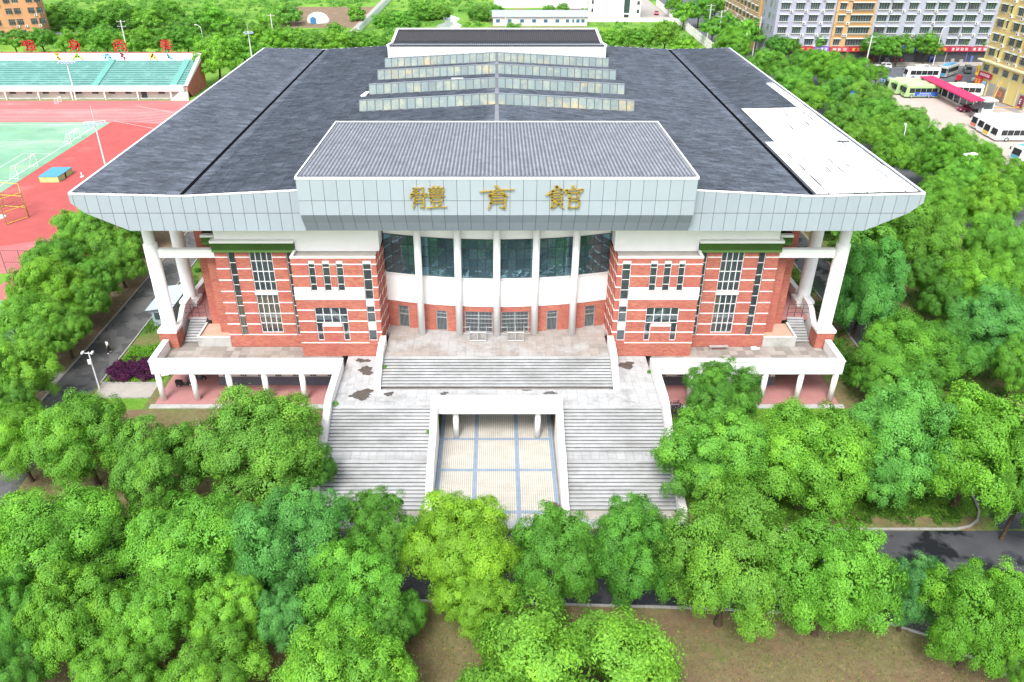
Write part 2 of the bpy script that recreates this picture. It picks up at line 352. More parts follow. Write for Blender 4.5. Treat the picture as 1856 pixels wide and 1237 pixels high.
def kerb(pts, w=.16, h=.12):
    for p, q in zip(pts, pts[1:]):
        L = math.hypot(q[0]-p[0], q[1]-p[1]); n = max(1, int(L/1.0)); d = ((q[0]-p[0])/L, (q[1]-p[1])/L); nx, ny = -d[1]*w/2, d[0]*w/2
        for i in range(n):
            a, b = L*i/n + .012, L*(i+1)/n - .012; A = (p[0]+d[0]*a, p[1]+d[1]*a); B = (p[0]+d[0]*b, p[1]+d[1]*b)
            kb.prism([(A[0]-nx, A[1]-ny), (B[0]-nx, B[1]-ny), (B[0]+nx, B[1]+ny), (A[0]+nx, A[1]+ny)], 'z', -.02, h)
kerb([(-47.2, 49), (-47.2, 180)]); kerb([(-42.5, 70.9), (-42.5, 140)]); kerb([(-42.5, 70.85), (-36.3, 70.85)]); kerb([(-42.5, 68.1), (-36.3, 68.1)])
kerb([(16.5, 48.85), (38.3, 48.85), (39.6, 49.2), (40.6, 49.9), (41.3, 51), (41.7, 52.5), (41.7, 140)]); kerb([(-42, 48.85), (-16.5, 48.85)]); kerb([(46.6, 50), (46.6, 120)])
kerb([(-60, 41.9), (-6, 41.3), (15, 40.6), (24, 40.0), (28.4, 39.3), (30.9, 38.1), (35.15, 34.5), (37.85, 20)])
tag(ob('kerb', kb, MAT['kerb']), kind='structure')
rect('scooter_parking_pad', -50.8, -47.35, 69.2, 73.0, .006, 'pave')
# street and bus lot on the right
rect('side_street', 70, 92, 60, 400, .002, 'street'); rect('bus_lot', 92.2, 160, 118, 204, .006, 'lot')
rect('cross_street', 70, 260, 204.2, 234, .010, 'street'); rect('street_pavement', 70, 260, 234.2, 242, .05, 'pave')
sl = MB()
for k in range(24): stripe((92+6*k, 219), (95+6*k, 219), .15, .016, sl)
stripe((92, 206), (240, 206), .15, .016, sl); stripe((92, 232), (240, 232), .15, .016, sl)
for k in range(30): stripe((81, 70+6*k), (81, 73+6*k), .15, .012, sl)
struct('street_line_paint', sl, MAT['line'])
# open land behind
rect('tilled_field', -86, -50, 300, 352, .0, 'dirt')
sheet('construction_track', [(-51.5, 288), (-47.8, 288), (-45.6, 430), (-49.5, 430)], .004, 'pave')
sheet('pond', [(-22, 297), (-17, 295), (-13.4, 299), (-12.8, 306), (-15, 312), (-14, 322), (-18, 330), (-20.5, 322), (-19, 313), (-21.5, 306)], .004, 'water')
rect('yard', 30, 66, 316.2, 420, .0, 'pave'); rect('shed_yard', -4, 34, 312, 345, .0, 'lawn')
sheet('bare_patch', [(-4, 292), (30, 295), (33, 302), (-3, 302.5)], .0, 'dirt')

# ------------------------------------------------------------------ gymnasium
gym = empty('gymnasium', (0, 72, 0), 'sports hall of red brick under a wide slate blue roof with gilded characters', 'sports hall')
def P(name, mb, mats, parent=None, smooth=False): return ob(name, mb, mats, parent or gym, smooth)
Y0, Y1, RX = 69.0, 139.3, 39.05
roofz = lambda x: 23.16 - .052*abs(x) if abs(x) <= 28.9 else 21.66 + (abs(x) - 28.9)*.0236
# roof body (prism along Y), its underside is the soffit
prof = [(-RX, 21.9), (-39.1, 21.1), (-38.0, 20.1), (-34.2, 18.34), (34.2, 18.34), (38.0, 20.1), (39.1, 21.1), (RX, 21.9), (28.9, 21.66), (0, 23.16), (-28.9, 21.66)]
m = MB(); m.prism([(x, z) for x, z in prof], 'y', Y0, Y1); roof = P('roof', m, MAT['white'])
def tiled(name, x0, x1, ya, yb, zf, pitch, course, amp, step, mat, parent, along='x', off=.03):
    """ribbed sheets lying in stepped courses; ribs run along `along`"""
    if along == 'x': L, Wd = abs(x1-x0), yb-ya
    else: L, Wd = yb-ya, abs(x1-x0)
    nc = max(1, round(L/course)); nr = int(Wd/pitch)
    t = np.concatenate([[i/nc + 1e-4, (i+1)/nc - 1e-4] for i in range(nc)]); st = np.concatenate([[step, 0.0] for i in range(nc)])
    w = np.linspace(0, 1, nr*4 + 1); rib = amp*np.clip(np.cos(w*nr*2*math.pi)*1.4, -1, 1)
    TT, WW = np.meshgrid(t, w, indexing='ij'); SS = np.repeat(st[:, None], len(w), 1) + rib[None, :]
    rs = np.random.RandomState(3); SS = SS + (rs.rand(nc, 1).repeat(2, 0)*.012)
    if along == 'x': X, Y = x0 + (x1-x0)*TT, ya + (yb-ya)*WW
    else: X, Y = x0 + (x1-x0)*WW, ya + (yb-ya)*TT
    Z = zf(X, Y) + off + amp + SS
    v = np.stack([X, Y, Z], -1).reshape(-1, 3); a, b = TT.shape
    i = (np.arange(a-1)[:, None]*b + np.arange(b-1)[None, :]).ravel(); f = np.stack([i, i+b, i+b+1, i+1], -1)
    me = np_mesh(name, v, f, [MAT[q_] for q_ in mat.split()]); k = len(me.materials)
    if k == 3:        # sheets of slightly different tone
        ci = np.arange(a-1)[:, None]//2; cj = np.arange(b-1)[None, :]//4; idx = rs.randint(0, 3, (a, b))[ci, cj]; me.polygons.foreach_set('material_index', idx.ravel().astype(np.int32))
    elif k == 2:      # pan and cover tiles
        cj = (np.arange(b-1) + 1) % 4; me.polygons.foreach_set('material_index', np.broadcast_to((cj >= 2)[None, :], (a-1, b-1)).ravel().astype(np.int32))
    return link(name, me, parent)
def np_mesh(name, v, f, mats, attr=None):
    me = bpy.data.meshes.new(name); k = f.shape[1]
    me.vertices.add(len(v)); me.vertices.foreach_set('co', v.astype(np.float32).ravel())
    me.loops.add(f.size); me.loops.foreach_set('vertex_index', f.astype(np.int32).ravel())
    me.polygons.add(len(f)); me.polygons.foreach_set('loop_start', np.arange(0, f.size, k, dtype=np.int32))
    try: me.polygons.foreach_set('loop_total', np.full(len(f), k, dtype=np.int32))
    except Exception: pass
    for mt in mats: me.materials.append(mt)
    if attr is not None:
        a = me.attributes.new('tint', 'FLOAT', 'FACE'); a.data.foreach_set('value', attr.astype(np.float32))
    me.update(calc_edges=True); return me
rz = lambda X, Y: np.where(np.abs(X) <= 28.9, 23.16 - .052*np.abs(X), 21.66 + (np.abs(X)-28.9)*.0236)
for a, b in ((-.25, -28.7), (.25, 28.7), (-38.75, -29.1), (38.75, 29.1)):
    tiled('roof_tile_sheet', a, b, Y0+.12, Y1-.12, rz, .42, 1.25, .045, .10, 'roofa roofb roofc', roof)
g = MB()
for s in (-1, 1):
    g = MB(); g.box(s*28.74, s*29.06, Y0+.15, Y1-.15, 21.69, 21.80, 0); P('valley_gutter', g, MAT['gutter'], roof)
g = MB()
g.box(-.22, .22, 88.3, 128.6, 23.17, 23.33)
P('ridge_cap', g, M('ridge_capping', (.20, .21, .24), .5, .4, var=.2), roof)
for s in (-1, 1):
    g = MB(); g.box(s*38.9, s*39.12, Y0, Y1, 21.82, 22.06); P('edge_trim', g, MAT['trim'], roof)
    g = MB(); g.box(s*38.55, s*38.88, Y0+.1, Y1-.1, 21.9, 21.98); P('edge_gutter', g, MAT['joint'], roof)
for s in (-1, 1):
    for x0, x1 in ((17.8, 28.9), (28.9, 39.05)):
        for yy in (Y0, Y1): g = MB(); g.prism([(s*x0, roofz(x0)+.02), (s*x1, roofz(x1)+.02), (s*x1, roofz(x1)+.13), (s*x0, roofz(x0)+.13)][::s], 'y', yy-.12, yy+.1); P('eaves_trim', g, MAT['trim'], roof)
# white sheets laid over the right hand outer slope
def sheet_rows():
    rr = random.Random(5); xs = [29.25 + 1.16*i for i in range(9)]
    for i, x in enumerate(xs[:-1]):
        yend = 113.1 if x > 37 else (99.6 if x > 30.3 else 85.4)
        y = Y0 + .2; k = 0
        while y < yend - .5:
            L = min(rr.uniform(5.2, 8.2), yend - y); yield x, x+1.12, y, y+L-.03, rr; y += L
sh = 0
for x0, x1, ya, yb, rr in sheet_rows():
    q = MB(); z = .16 + .012*((sh*7) % 5); w0, w1 = x0 + rr.uniform(-.015, .03), x1 - rr.uniform(-.01, .05)
    q.add([(w0, ya, roofz(w0)+z), (w1, ya, roofz(w1)+z+.012), (w1, yb, roofz(w1)+z+.012), (w0, yb, roofz(w0)+z),
           (w0, ya, roofz(w0)+z+.03), (w1, ya, roofz(w1)+z+.042), (w1, yb, roofz(w1)+z+.042), (w0, yb, roofz(w0)+z+.03)],
          [(0,3,2,1),(4,5,6,7),(0,1,5,4),(1,2,6,5),(2,3,7,6),(3,0,4,7)])
    P('white_sheet', q, MAT['membrane'], roof); sh += 1
rr = random.Random(9); q = MB()
for k in range(62):
    x = 29.25 + 1.16*rr.randint(1, 8) - .03; y = rr.uniform(70, 118); L = rr.uniform(.5, 2.2)
    if (x < 30.6 and y > 83) or (x < 37 and y > 97) or y > 110: continue
    q.box(x-.025, x+.035, y, y+L, roofz(x)+.2, roofz(x)+.272)
q.box(36.9, 38.2, 84.6, 85.1, 22.05, 22.16)
tag(P('open_lap_seam', q, MAT['joint'], roof), kind='stuff')

# fascia with cladding panels
fas_conv = [(-39.1, 21.1), (-38.0, 20.1), (-34.2, 18.34), (-17.8, 18.34), (-17.8, 22.23), (-28.9, 21.66), (RX*-1, 21.9)]
fasc = {}
for s in (-1, 1): fas = MB(); fas.prism([(x, z) for x, z in fas_conv] if s < 0 else [(-x, z) for x, z in fas_conv][::-1], 'y', Y0-.03, Y0-.002); fasc[s] = P('fascia', fas, MAT['joint'])
def panel(name, poly, y, mat, parent, th=.06):
    q = MB(); q.prism(poly, 'y', y-th, y); return P(name, q, MAT[mat], parent)
for s in (-1, 1):
    for row, (za, zb) in enumerate(((20.13, 24), (18.36, 20.07))):
        for k in range(20):
            xa = -17.8 - 1.102*k - .02; xb = xa - 1.062
            # split at the valley so every outline stays convex
            pol = [(xb, za), (xa, za), (xa, zb), (xb, zb)]
            zt = [(xa, min(zb, roofz(xa)-.01)), (xb, min(zb, roofz(xb)-.01))]
            pol = [(xb, za), (xa, za)] + zt
            low = [(-39.1, 21.1), (-38.0, 20.1), (-34.2, 18.34), (-17.8, 18.34), (-17.8, 30), (-39.1, 30)]
            pol = clip(pol, low)
            if len(pol) < 3: continue
            if s > 0: pol = [(-x, z) for x, z in pol][::-1]
            panel('fascia_panel', pol, Y0-.034, 'alu', fasc[s])

# projecting sign box in front
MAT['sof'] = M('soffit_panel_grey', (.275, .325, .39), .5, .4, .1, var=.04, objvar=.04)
YB, BX = 67.55, 17.78
bz = lambda X, Y: 23.86 - (Y - YB)*.0295
m = MB(); m.prism([(YB, 20.44), (Y0-.09, 18.40), (88, 18.4), (88, 23.26), (YB, 23.80)], 'x', -BX, BX)
box = P('sign_box', m, MAT['joint'])
for k in range(30):
    w = 2*BX/30; xa = -BX + w*k + .019; xb = xa + w - .038
    panel('sign_panel', [(xa, 21.855), (xb, 21.855), (xb, 23.78), (xa, 23.78)], YB-.004, 'alu_box', box)
    panel('sign_panel', [(xa, 20.46), (xb, 20.46), (xb, 21.805), (xa, 21.805)], YB-.004, 'alu_box', box)
    # the soffit slopes back under the box
    for (ya, za), (yb, zb) in (((YB+.02, 20.41), (YB+.60, 19.60)), ((YB+.62, 19.57), (Y0-.12, 18.43))):
        nrm = Vector((0, -(za-zb), -(yb-ya))).normalized()*.04
        q = MB()
        a, b = (xa, ya, za), (xb, ya, za); c, d = (xb, yb, zb), (xa, yb, zb)
        pts = [Vector(p) for p in (a, b, c, d)]; qs = [p + nrm for p in pts]
        q.add(pts + qs, [(0,1,2,3),(7,6,5,4),(0,4,5,1),(1,5,6,2),(2,6,7,3),(3,7,4,0)]); P('soffit_panel', q, MAT['sof'], box)
g = MB()
for s in (-1, 1): g.prism([(YB-.05, 23.80), (88, 23.2), (88, 23.50), (YB-.05, 24.08)], 'x', s*(BX-.06), s*(BX+.10))
g.box(-BX-.10, BX+.10, YB-.10, YB+.10, 23.82, 24.0)
P('box_trim', g, MAT['trim'], box)
for s in (-1, 1):
    for k in range(16):
        ya = YB + .02 + k*1.27
        q = MB(); zt = 23.72 - .0295*(ya - YB); zl = max(18.5, 20.44 - (ya-YB)*1.4)
        for za, zb in ((21.845, zt), (max(zl, 18.5), 21.815)):
            q.box(s*BX, s*(BX+.05), ya, ya+1.25, za, zb)
        P('side_panel', q, MAT['alu_box'], box)
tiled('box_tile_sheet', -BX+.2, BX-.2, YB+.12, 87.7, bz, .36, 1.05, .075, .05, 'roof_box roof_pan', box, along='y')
g = MB()
for k in range(30):
    w = 2*BX/30; xa = -BX + w*k; g.box(xa+.02, xa+w-.02, 87.78, 88.02, 23.3, 23.48)
P('back_coping', g, MAT['trim'], box)
g = MB(); g.box(-BX, BX, 87.62, 87.74, 23.2, 23.42); P('back_shadow_strip', g, MAT['joint'], box)  # dark strip added as the painted shadow along the coping

# rear box
MAT['rear'] = M('rear_box_panel', (.70, .73, .75), .6, .3, var=.03, objvar=.02)
m = MB(); m.prism([(129, 21.5), (143.4, 18.4), (143.4, 24.2), (134.6, 23.4), (129, 24.05)], 'x', -17.0, 17.0); rb = P('rear_box', m, MAT['joint'])
for k in range(29):
    w = 34/29; xa = -17 + w*k + .012; xb = xa + w - .024
    panel('rear_panel', [(xa, 22.2), (xb, 22.2), (xb, 24.02), (xa, 24.02)], 128.996, 'rear', rb)
zr = lambda X, Y: np.where(Y < 134.6, 24.1 - (Y-129)*.118, 23.44 + (Y-134.6)*.095)
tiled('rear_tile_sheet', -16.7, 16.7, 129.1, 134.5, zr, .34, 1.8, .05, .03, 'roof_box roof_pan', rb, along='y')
tiled('rear_dark_sheet', -16.7, 16.7, 134.6, 143.2, zr, .34, 2.15, .04, .03, 'roof_dark', rb, along='y')
g = MB()
for s in (-1, 1):
    g.prism([(128.95, 24.0), (134.6, 23.3), (143.4, 24.1), (143.4, 24.5), (134.6, 23.75), (128.95, 24.4)], 'x', s*16.7, s*17.1)
g.box(-17.1, 17.1, 143.2, 143.5, 24.2, 24.5)
P('rear_trim', g, MAT['trim'], rb)

# skylight strips
MAT['capgrey'] = M('skylight_capping', (.27, .31, .35), .5, .4, .2, var=.08)
sk_frame = M('skylight_frame', (.12, .13, .15), .5, .4, .3, var=.1)
for row, y in enumerate((96.0, 104.5, 113.0, 121.3)):
    xe = 16.55
    sk = MB()
    for s in (-1, 1):
        for x0, x1 in ((0, xe),):
            za, zb = roofz(0), roofz(xe)
            # sloping glazed front, low pent back
            vs = [(s*x0, y, za+.1), (s*x1, y, zb+.1), (s*x1, y+.42, zb+1.40), (s*x0, y+.42, za+1.40), (s*x0, y+1.5, za+.1), (s*x1, y+1.5, zb+.1)]
            f = [(3, 2, 5, 4), (1, 5, 2), (0, 4, 5, 1), (0, 1, 2, 3)]
            sk.add(vs, [t if s > 0 else t[::-1] for t in f])
    strip = P('skylight', sk, sk_frame)
    for s in (-1, 1):
        for k in range(17):
            xa = s*(.12 + k*.966 + .075); xb = s*(.12 + (k+1)*.966 - .075)
            q = MB(); z1, z2 = roofz(xa), roofz(xb); o = .035
            A = [Vector((xa, y+.03, z1+.20)), Vector((xb, y+.03, z2+.20)), Vector((xb, y+.40, z2+1.32)), Vector((xa, y+.40, z1+1.32))]
            n = Vector((0, -1, .38))*o; A = [p + n*.2 for p in A]; B = [p + n for p in A]
            if s < 0: A = [A[1], A[0], A[3], A[2]]; B = [B[1], B[0], B[3], B[2]]
            q.add(A + B, [(3,2,1,0),(4,5,6,7),(0,1,5,4),(1,2,6,5),(2,3,7,6),(3,0,4,7)]); P('pane', q, MAT['poly'], strip)
    q = MB()
    for s in (-1, 1): q.prism([(s*0, roofz(0)+1.37), (s*xe, roofz(xe)+1.37), (s*xe, roofz(xe)+1.44), (s*0, roofz(0)+1.44)][::s], 'y', y+.34, y+.55)
    P('skylight_cap', q, MAT['capgrey'], strip)
q = MB(); q.box(-6.2, -4.6, 111.2, 111.45, 22.98, 23.12); P('loose_board', q, MAT['trim'], roof)
q = MB(); q.prism([(-17.6, 104.0), (-16.9, 104.0), (-16.7, 106.2), (-17.2, 106.2)], 'z', 22.3, 22.5); P('loose_sheet', q, MAT['trim'], roof)
# ------------------------------------------------------------------ front of the hall
def wall_holes(mb, x0, x1, z0, z1, y, holes, depth=.3, m=0, mr=None):
    """front-facing wall at plane y with rectangular holes and reveals going back by depth"""
    mr = m if mr is None else mr
    xs = sorted({x0, x1, *[h[0] for h in holes], *[h[1] for h in holes]}); zs = sorted({z0, z1, *[h[2] for h in holes], *[h[3] for h in holes]})
    xs = [x for x in xs if x0 <= x <= x1]; zs = [z for z in zs if z0 <= z <= z1]
    for a, b in zip(xs, xs[1:]):
        for c, d in zip(zs, zs[1:]):
            cx, cz = (a+b)/2, (c+d)/2
            if any(h[0] < cx < h[1] and h[2] < cz < h[3] for h in holes): continue
            mb.quad((a, y, c), (b, y, c), (b, y, d), (a, y, d), m=m)
    for h0, h1, h2, h3 in [h[:4] for h in holes]:
        mb.quad((h0, y, h2), (h0, y+depth, h2), (h0, y+depth, h3), (h0, y, h3), m=mr); mb.quad((h1, y, h2), (h1, y, h3), (h1, y+depth, h3), (h1, y+depth, h2), m=mr)
        mb.quad((h0, y, h2), (h1, y, h2), (h1, y+depth, h2), (h0, y+depth, h2), m=mr); mb.quad((h0, y, h3), (h0, y+depth, h3), (h1, y+depth, h3), (h1, y, h3), m=mr)
def window(parent, x0, x1, y, zs, cols, fw=.055, solid=(), name='window', mat='glass', rnd=None):
    """frame with panes; zs rising list of bar heights; solid: set of row indices filled with a white board"""
    f = MB(); xs = [x0 + (x1-x0)*i/cols for i in range(cols+1)]
    for x in xs: f.box(x-fw/2 if x0 < x < x1 else (x if x == x0 else x-fw), x+fw/2 if x0 < x < x1 else (x+fw if x == x0 else x), y-.05, y+.03, zs[0], zs[-1])
    for i, z in enumerate(zs):
        a = z if i == 0 else (z-fw if i == len(zs)-1 else z-fw/2)
        for xa, xb in zip(xs, xs[1:]): f.box(xa+fw/2+.002, xb-fw/2-.002, y-.045, y+.028, a, a+fw)
    for r in solid: f.box(x0+fw, x1-fw, y-.06, y+.01, zs[r]+.01, zs[r+1]-.01)
    w = ob(name, f, MAT['frame'], parent)
    for r, (a, b) in enumerate(zip(zs, zs[1:])):
        if r in solid: continue
        for xa, xb in zip(xs, xs[1:]):
            q = MB(); t = (rnd or random).uniform(-.006, .006); u = (rnd or random).uniform(-.006, .006)
            q.add([(xa+.01, y-.012+t, a+.01), (xb-.01, y-.012-t, a+.01), (xb-.01, y-.012-t+u, b-.01), (xa+.01, y-.012+t+u, b-.01),
                   (xa+.01, y+.006, a+.01), (xb-.01, y+.006, a+.01), (xb-.01, y+.006, b-.01), (xa+.01, y+.006, b-.01)],
                  [(0,1,2,3),(5,4,7,6),(0,4,5,1),(1,5,6,2),(2,6,7,3),(3,7,4,0)])
            ob('pane', q, MAT[mat], w)
    return w
def curtain(x0, x1, y, z0, z1, parent, rnd):
    q = MB(); n = int((x1-x0)/.07); vs = []; ph = rnd.random()*6
    for i in range(n+1):
        x = x0 + (x1-x0)*i/n; yy = y + .05*math.sin(i*1.7+ph) + .03*math.sin(i*.6+ph); vs += [(x, yy, z0), (x, yy, z1)]
    q.add(vs, [(2*i, 2*i+2, 2*i+3, 2*i+1) for i in range(n)]); ob('curtain', q, MAT['curtain'], parent)
BANDS_O = [5.39, 6.66, 7.92, 9.18, 10.46, 11.74, 13.0, 14.27]
BANDS_I = [5.52, 6.77, 8.05, 9.31, 13.09, 14.37]
for s in (-1, 1):
    X = lambda a, b: (min(s*a, s*b), max(s*a, s*b))
    rd = random.Random(20 + s)
    # --- outer block, front at y = 72
    yo = 72.0; h = []
    stripO, stripI, cw = X(26.05, 26.76), X(20.25, 20.95), X(22.35, 24.62)
    holes = [stripO + (5.23, 14.85), stripI + (5.23, 14.85), cw + (5.58, 10.06), cw + (10.46, 14.85)]
    w = MB(); wall_holes(w, *X(20.0, 28.05), 3.9, 14.86, yo, holes, .32, 0, 0)
    # stepped side going back
    so = [(28.05, yo), (28.05, 73.4), (29.45, 73.4), (29.45, 75.3), (31.0, 75.3), (31.0, Y1-2.0)]
    for (xa, ya), (xb, yb) in zip(so, so[1:]):
        zt = 14.86 if xa < 29 else 16.4
        q = [(s*xa, ya, 0), (s*xb, yb, 0), (s*xb, yb, zt), (s*xa, ya, zt)]
        w.quad(*(q[::-1] if s < 0 else q))
    w.quad((-31, Y1-2, 0), (31, Y1-2, 0), (31, Y1-2, 18.3), (-31, Y1-2, 18.3)) if s > 0 else None
    wall = P('brick_wall', w, MAT['brick'])
    for z in BANDS_O:
        q = MB(); ed = sorted([X(20.0, 28.07)[0], *stripO, *stripI, *cw, X(20.0, 28.07)[1]])
        for a, b in ((ed[0], ed[1]), (ed[2], ed[3]), (ed[4], ed[5]), (ed[6], ed[7])):
            if (5.58 < z < 10.06 or 10.46 < z) or b - a > 0: q.box(a, b, yo-.035, yo-.002, z-.05, z+.05)
        if z < 5.5: q.box(cw[0]+.002, cw[1]-.002, yo-.034, yo-.002, z-.058, z+.058)
        P('white_band', q, MAT['white_clean'], wall)
    q = MB(); q.box(cw[0]-.03, cw[1]+.03, yo-.05, yo+.25, 10.08, 10.44); P('white_spandrel', q, MAT['white_clean'], wall)
    window(wall, *stripO, yo+.2, [5.23, 6.32, 7.54, 8.73, 9.87, 11.12, 12.24, 13.59, 14.83], 1, rnd=rd)
    window(wall, *stripI, yo+.2, [5.23, 6.32, 7.54, 8.73, 9.87, 11.12, 12.24, 13.59, 14.83], 1, rnd=rd)
    window(wall, *cw, yo+.15, [5.58, 6.71, 7.85, 8.98, 10.05], 4, .075, rnd=rd)
    window(wall, *cw, yo+.15, [10.47, 11.52, 12.65, 13.80, 14.84], 4, .075, rnd=rd)
    if s < 0:
        curtain(cw[0]+.08, cw[1]-.08, yo+.24, 6.0, 9.75, wall, rd)
        curtain(stripO[0]+.05, stripO[1]-.05, yo+.29, 5.3, 9.9, wall, rd); curtain(stripI[0]+.05, stripI[1]-.05, yo+.29, 5.3, 9.9, wall, rd)
    else: curtain(cw[0]+.08, cw[0]+.7, yo+.5, 5.7, 9.7, wall, rd)
    # room behind
    q = MB(); a, b = X(20.1, 27.9)
    q.quad((a, yo+2.6, 4.2), (b, yo+2.6, 4.2), (b, yo+2.6, 15), (a, yo+2.6, 15))
    for z in (4.4, 10.1): q.quad((a, yo+.35, z), (b, yo+.35, z), (b, yo+2.6, z), (a, yo+2.6, z))
    for x in (a, b): q.quad((x, yo+.35, 4.2), (x, yo+2.6, 4.2), (x, yo+2.6, 15), (x, yo+.35, 15))
    P('room', q, MAT['interior'], wall)
    # clerestory of green glass with a white cap
    q = MB(); a, b = X(19.95, 28.12); q.box(a, b, yo-.30, yo+.1, 14.92, 15.93); cl = P('clerestory', q, MAT['joint'])
    for k in range(8):
        w0 = (b-a)/8; q = MB(); q.box(a+w0*k+.02, a+w0*(k+1)-.02, yo-.33, yo-.302, 15.18, 15.90); P('clerestory_pane', q, MAT['glass_green'], cl)
    q = MB(); q.box(a, b, yo-.36, yo-.305, 14.93, 15.14); P('clerestory_sill', q, M('green_sill', (.12, .24, .06), .4, .4, var=.1), cl)
    q = MB(); q.box(a-.03, b+.03, yo-.5, yo+.3, 15.95, 16.2); P('clerestory_cap', q, MAT['white_clean'], cl)
    # the same glass on the two steps at the side
    for x0, x1, yy in ((28.14, 29.5, 73.4), (29.47, 31.05, 75.3)):
        q = MB(); a, b = X(x0, x1); q.box(a, b, yy-.3, yy-.02, 15.0 if yy < 74 else 16.45, 15.93 if yy < 74 else 17.5); P('clerestory_pane', q, MAT['glass_green'], cl)
        q = MB(); q.box(a, b, yy-.45, yy+.1, 15.96 if yy < 74 else 17.53, 16.2 if yy < 74 else 17.8); P('clerestory_cap', q, MAT['white_clean'], cl)
    # --- upper white wall
    q = MB(); a, b = X(11.62, 27.75); q.box(a, b, yo-.02, yo+.4, 16.22, 18.335); a, b = X(11.62, 19.93); q.box(a, b, yo-.021, yo+.39, 14.9, 16.219)
    a, b = X(11.62, 11.98); q.box(a, b, yo+.401, 75.2, 15.1, 18.335); a, b = X(27.76, 31.0); q.box(a, b, 75.6, 76.0, 16.4, 18.33)
    q.box(*X(30.7, 31.0), 76.01, Y1-2.1, 16.41, 18.335)
    P('upper_wall', q, MAT['white'])
    # --- inner block, front at y = 70.1
    yi = 70.1
    t3 = [X(17.75, 18.40), X(16.32, 17.05), X(15.0, 15.70)]; tall = X(12.25, 13.10); big = X(15.03, 18.34)
    legs = [X(17.68, 18.34), X(15.03, 15.66)]
    holes = [t + (11.42, 14.77) for t in t3] + [tall + (5.73, 14.77), big + (7.77, 9.59)] + [l + (5.73, 7.77) for l in legs]
    w = MB(); a, b = X(11.75, 20.05); wall_holes(w, a, b, 3.9, 15.07, yi, holes, .30, 0, 0)
    for xa, ya, xb, yb in ((20.05, yi, 20.05, yo), (11.75, yi, 11.75, 71.4), (11.75, 71.4, 11.62, 71.4), (11.62, 71.4, 11.62, 72.9), (11.62, 72.9, 11.5, 72.9), (11.5, 72.9, 11.5, 74.6)):
        q = [(s*xa, ya, 3.9), (s*xb, yb, 3.9), (s*xb, yb, 15.07), (s*xa, ya, 15.07)]; inner = xa < 15
        w.quad(*(q if (s < 0) == inner else q[::-1]))
    iw = P('brick_wall', w, MAT['brick'])
    q = MB(); a, b = X(11.9, 19.9)
    q.box(a, b, yi+.25, yo-.03, 14.80, 14.86); P('ledge_roof', q, MAT['pave'], iw)
    q = MB(); a, b = X(11.75, 20.08); q.box(a, b, yi-.03, yi+.22, 15.0, 15.16); q.box(*X(19.82, 20.08), yi+.221, yo-.03, 15.0, 15.155); P('parapet_coping', q, MAT['coping'], iw)
    for z in BANDS_I:
        q = MB(); x0, x1 = X(11.73, 20.07); cuts = [c for c in ([tall] + (t3 if z > 11 else []) + (([big] if z > 7.77 else legs) if z < 9.4 and z > 5.6 else []))]
        cuts = sorted(cuts); cur = x0
        for c0, c1 in cuts + [(x1, x1)]:
            if c0 - cur > .02: q.box(cur, c0, yi-.035, yi-.002, z-.05, z+.05)
            cur = c1
        P('white_band', q, MAT['white_clean'], iw)
        q = MB()                                   # returns along the side towards the entrance
        for xx, ya, yb in ((11.75, yi, 71.36), (11.62, 71.4, 72.86), (11.5, 72.9, 74.2)): q.box(*X(xx-.035, xx-.002), ya, yb, z-.05, z+.05)
        P('white_band', q, MAT['white_clean'], iw)
    for z in (10.49, 11.87):
        q = MB()
        for xx, ya, yb in ((11.75, yi, 71.36), (11.62, 71.4, 72.86), (11.5, 72.9, 74.2)): q.box(*X(xx-.035, xx-.002), ya, yb, z-.05, z+.05)
        q.box(*X(11.73, 12.23), yi-.035, yi-.002, z-.05, z+.05); P('white_band', q, MAT['white_clean'], iw)
    q = MB(); x0, x1 = X(13.12, 20.075)            # broad white band with window notches
    cur = x0
    for c0, c1 in sorted(t3):
        q.box(cur, c0, yi-.04, yi-.003, 10.49, 11.87); q.box(c0, c1, yi-.04, yi-.003, 10.49, 11.40); cur = c1
    q.box(cur, x1, yi-.04, yi-.003, 10.49, 11.87); P('broad_white_band', q, MAT['white_clean'], iw)
    for t in t3:
        window(iw, *t, yi+.16, [11.43, 12.15, 13.07, 13.97, 14.36, 14.76], 1, solid=(4,), rnd=rd)
    window(iw, *tall, yi+.16, [5.74, 6.96, 7.87, 9.0, 9.70, 10.49, 11.52, 12.66, 13.74, 14.36, 14.76], 1, solid=(1, 4, 9), rnd=rd)
    window(iw, *big, yi+.16, [7.78, 8.70, 9.58], 4, .07, rnd=rd)
    for l in legs: window(iw, *l, yi+.16, [5.74, 6.7, 7.775], 1, .07, rnd=rd)
    a, b = X(15.70, 17.64); q = MB(); q.box(a, b, yi-.06, yi+.1, 7.46, 7.74); P('white_sill', q, MAT['white_clean'], iw)
    # stair flight seen through the big window
    q = MB(); q.box(*X(16.6, 18.3), yi+.20, yi+.25, 8.1, 8.8)
    q.prism([(s*16.9, 9.45), (s*16.9, 8.65), (s*15.05, 7.3), (s*15.05, 8.05)][::-s], 'y', yi+.25, yi+.30); P('inner_stair', q, MAT['white_clean'], iw)
    q = MB(); a, b = X(12.1, 19.8); q.quad((a, yo-.1, 4.2), (b, yo-.1, 4.2), (b, yo-.1, 14.8), (a, yo-.1, 14.8))
    for z in (4.6, 10.2): q.quad((a, yi+.3, z), (b, yi+.3, z), (b, yo-.1, z), (a, yo-.1, z))
    P('room', q, MAT['interior'], iw)
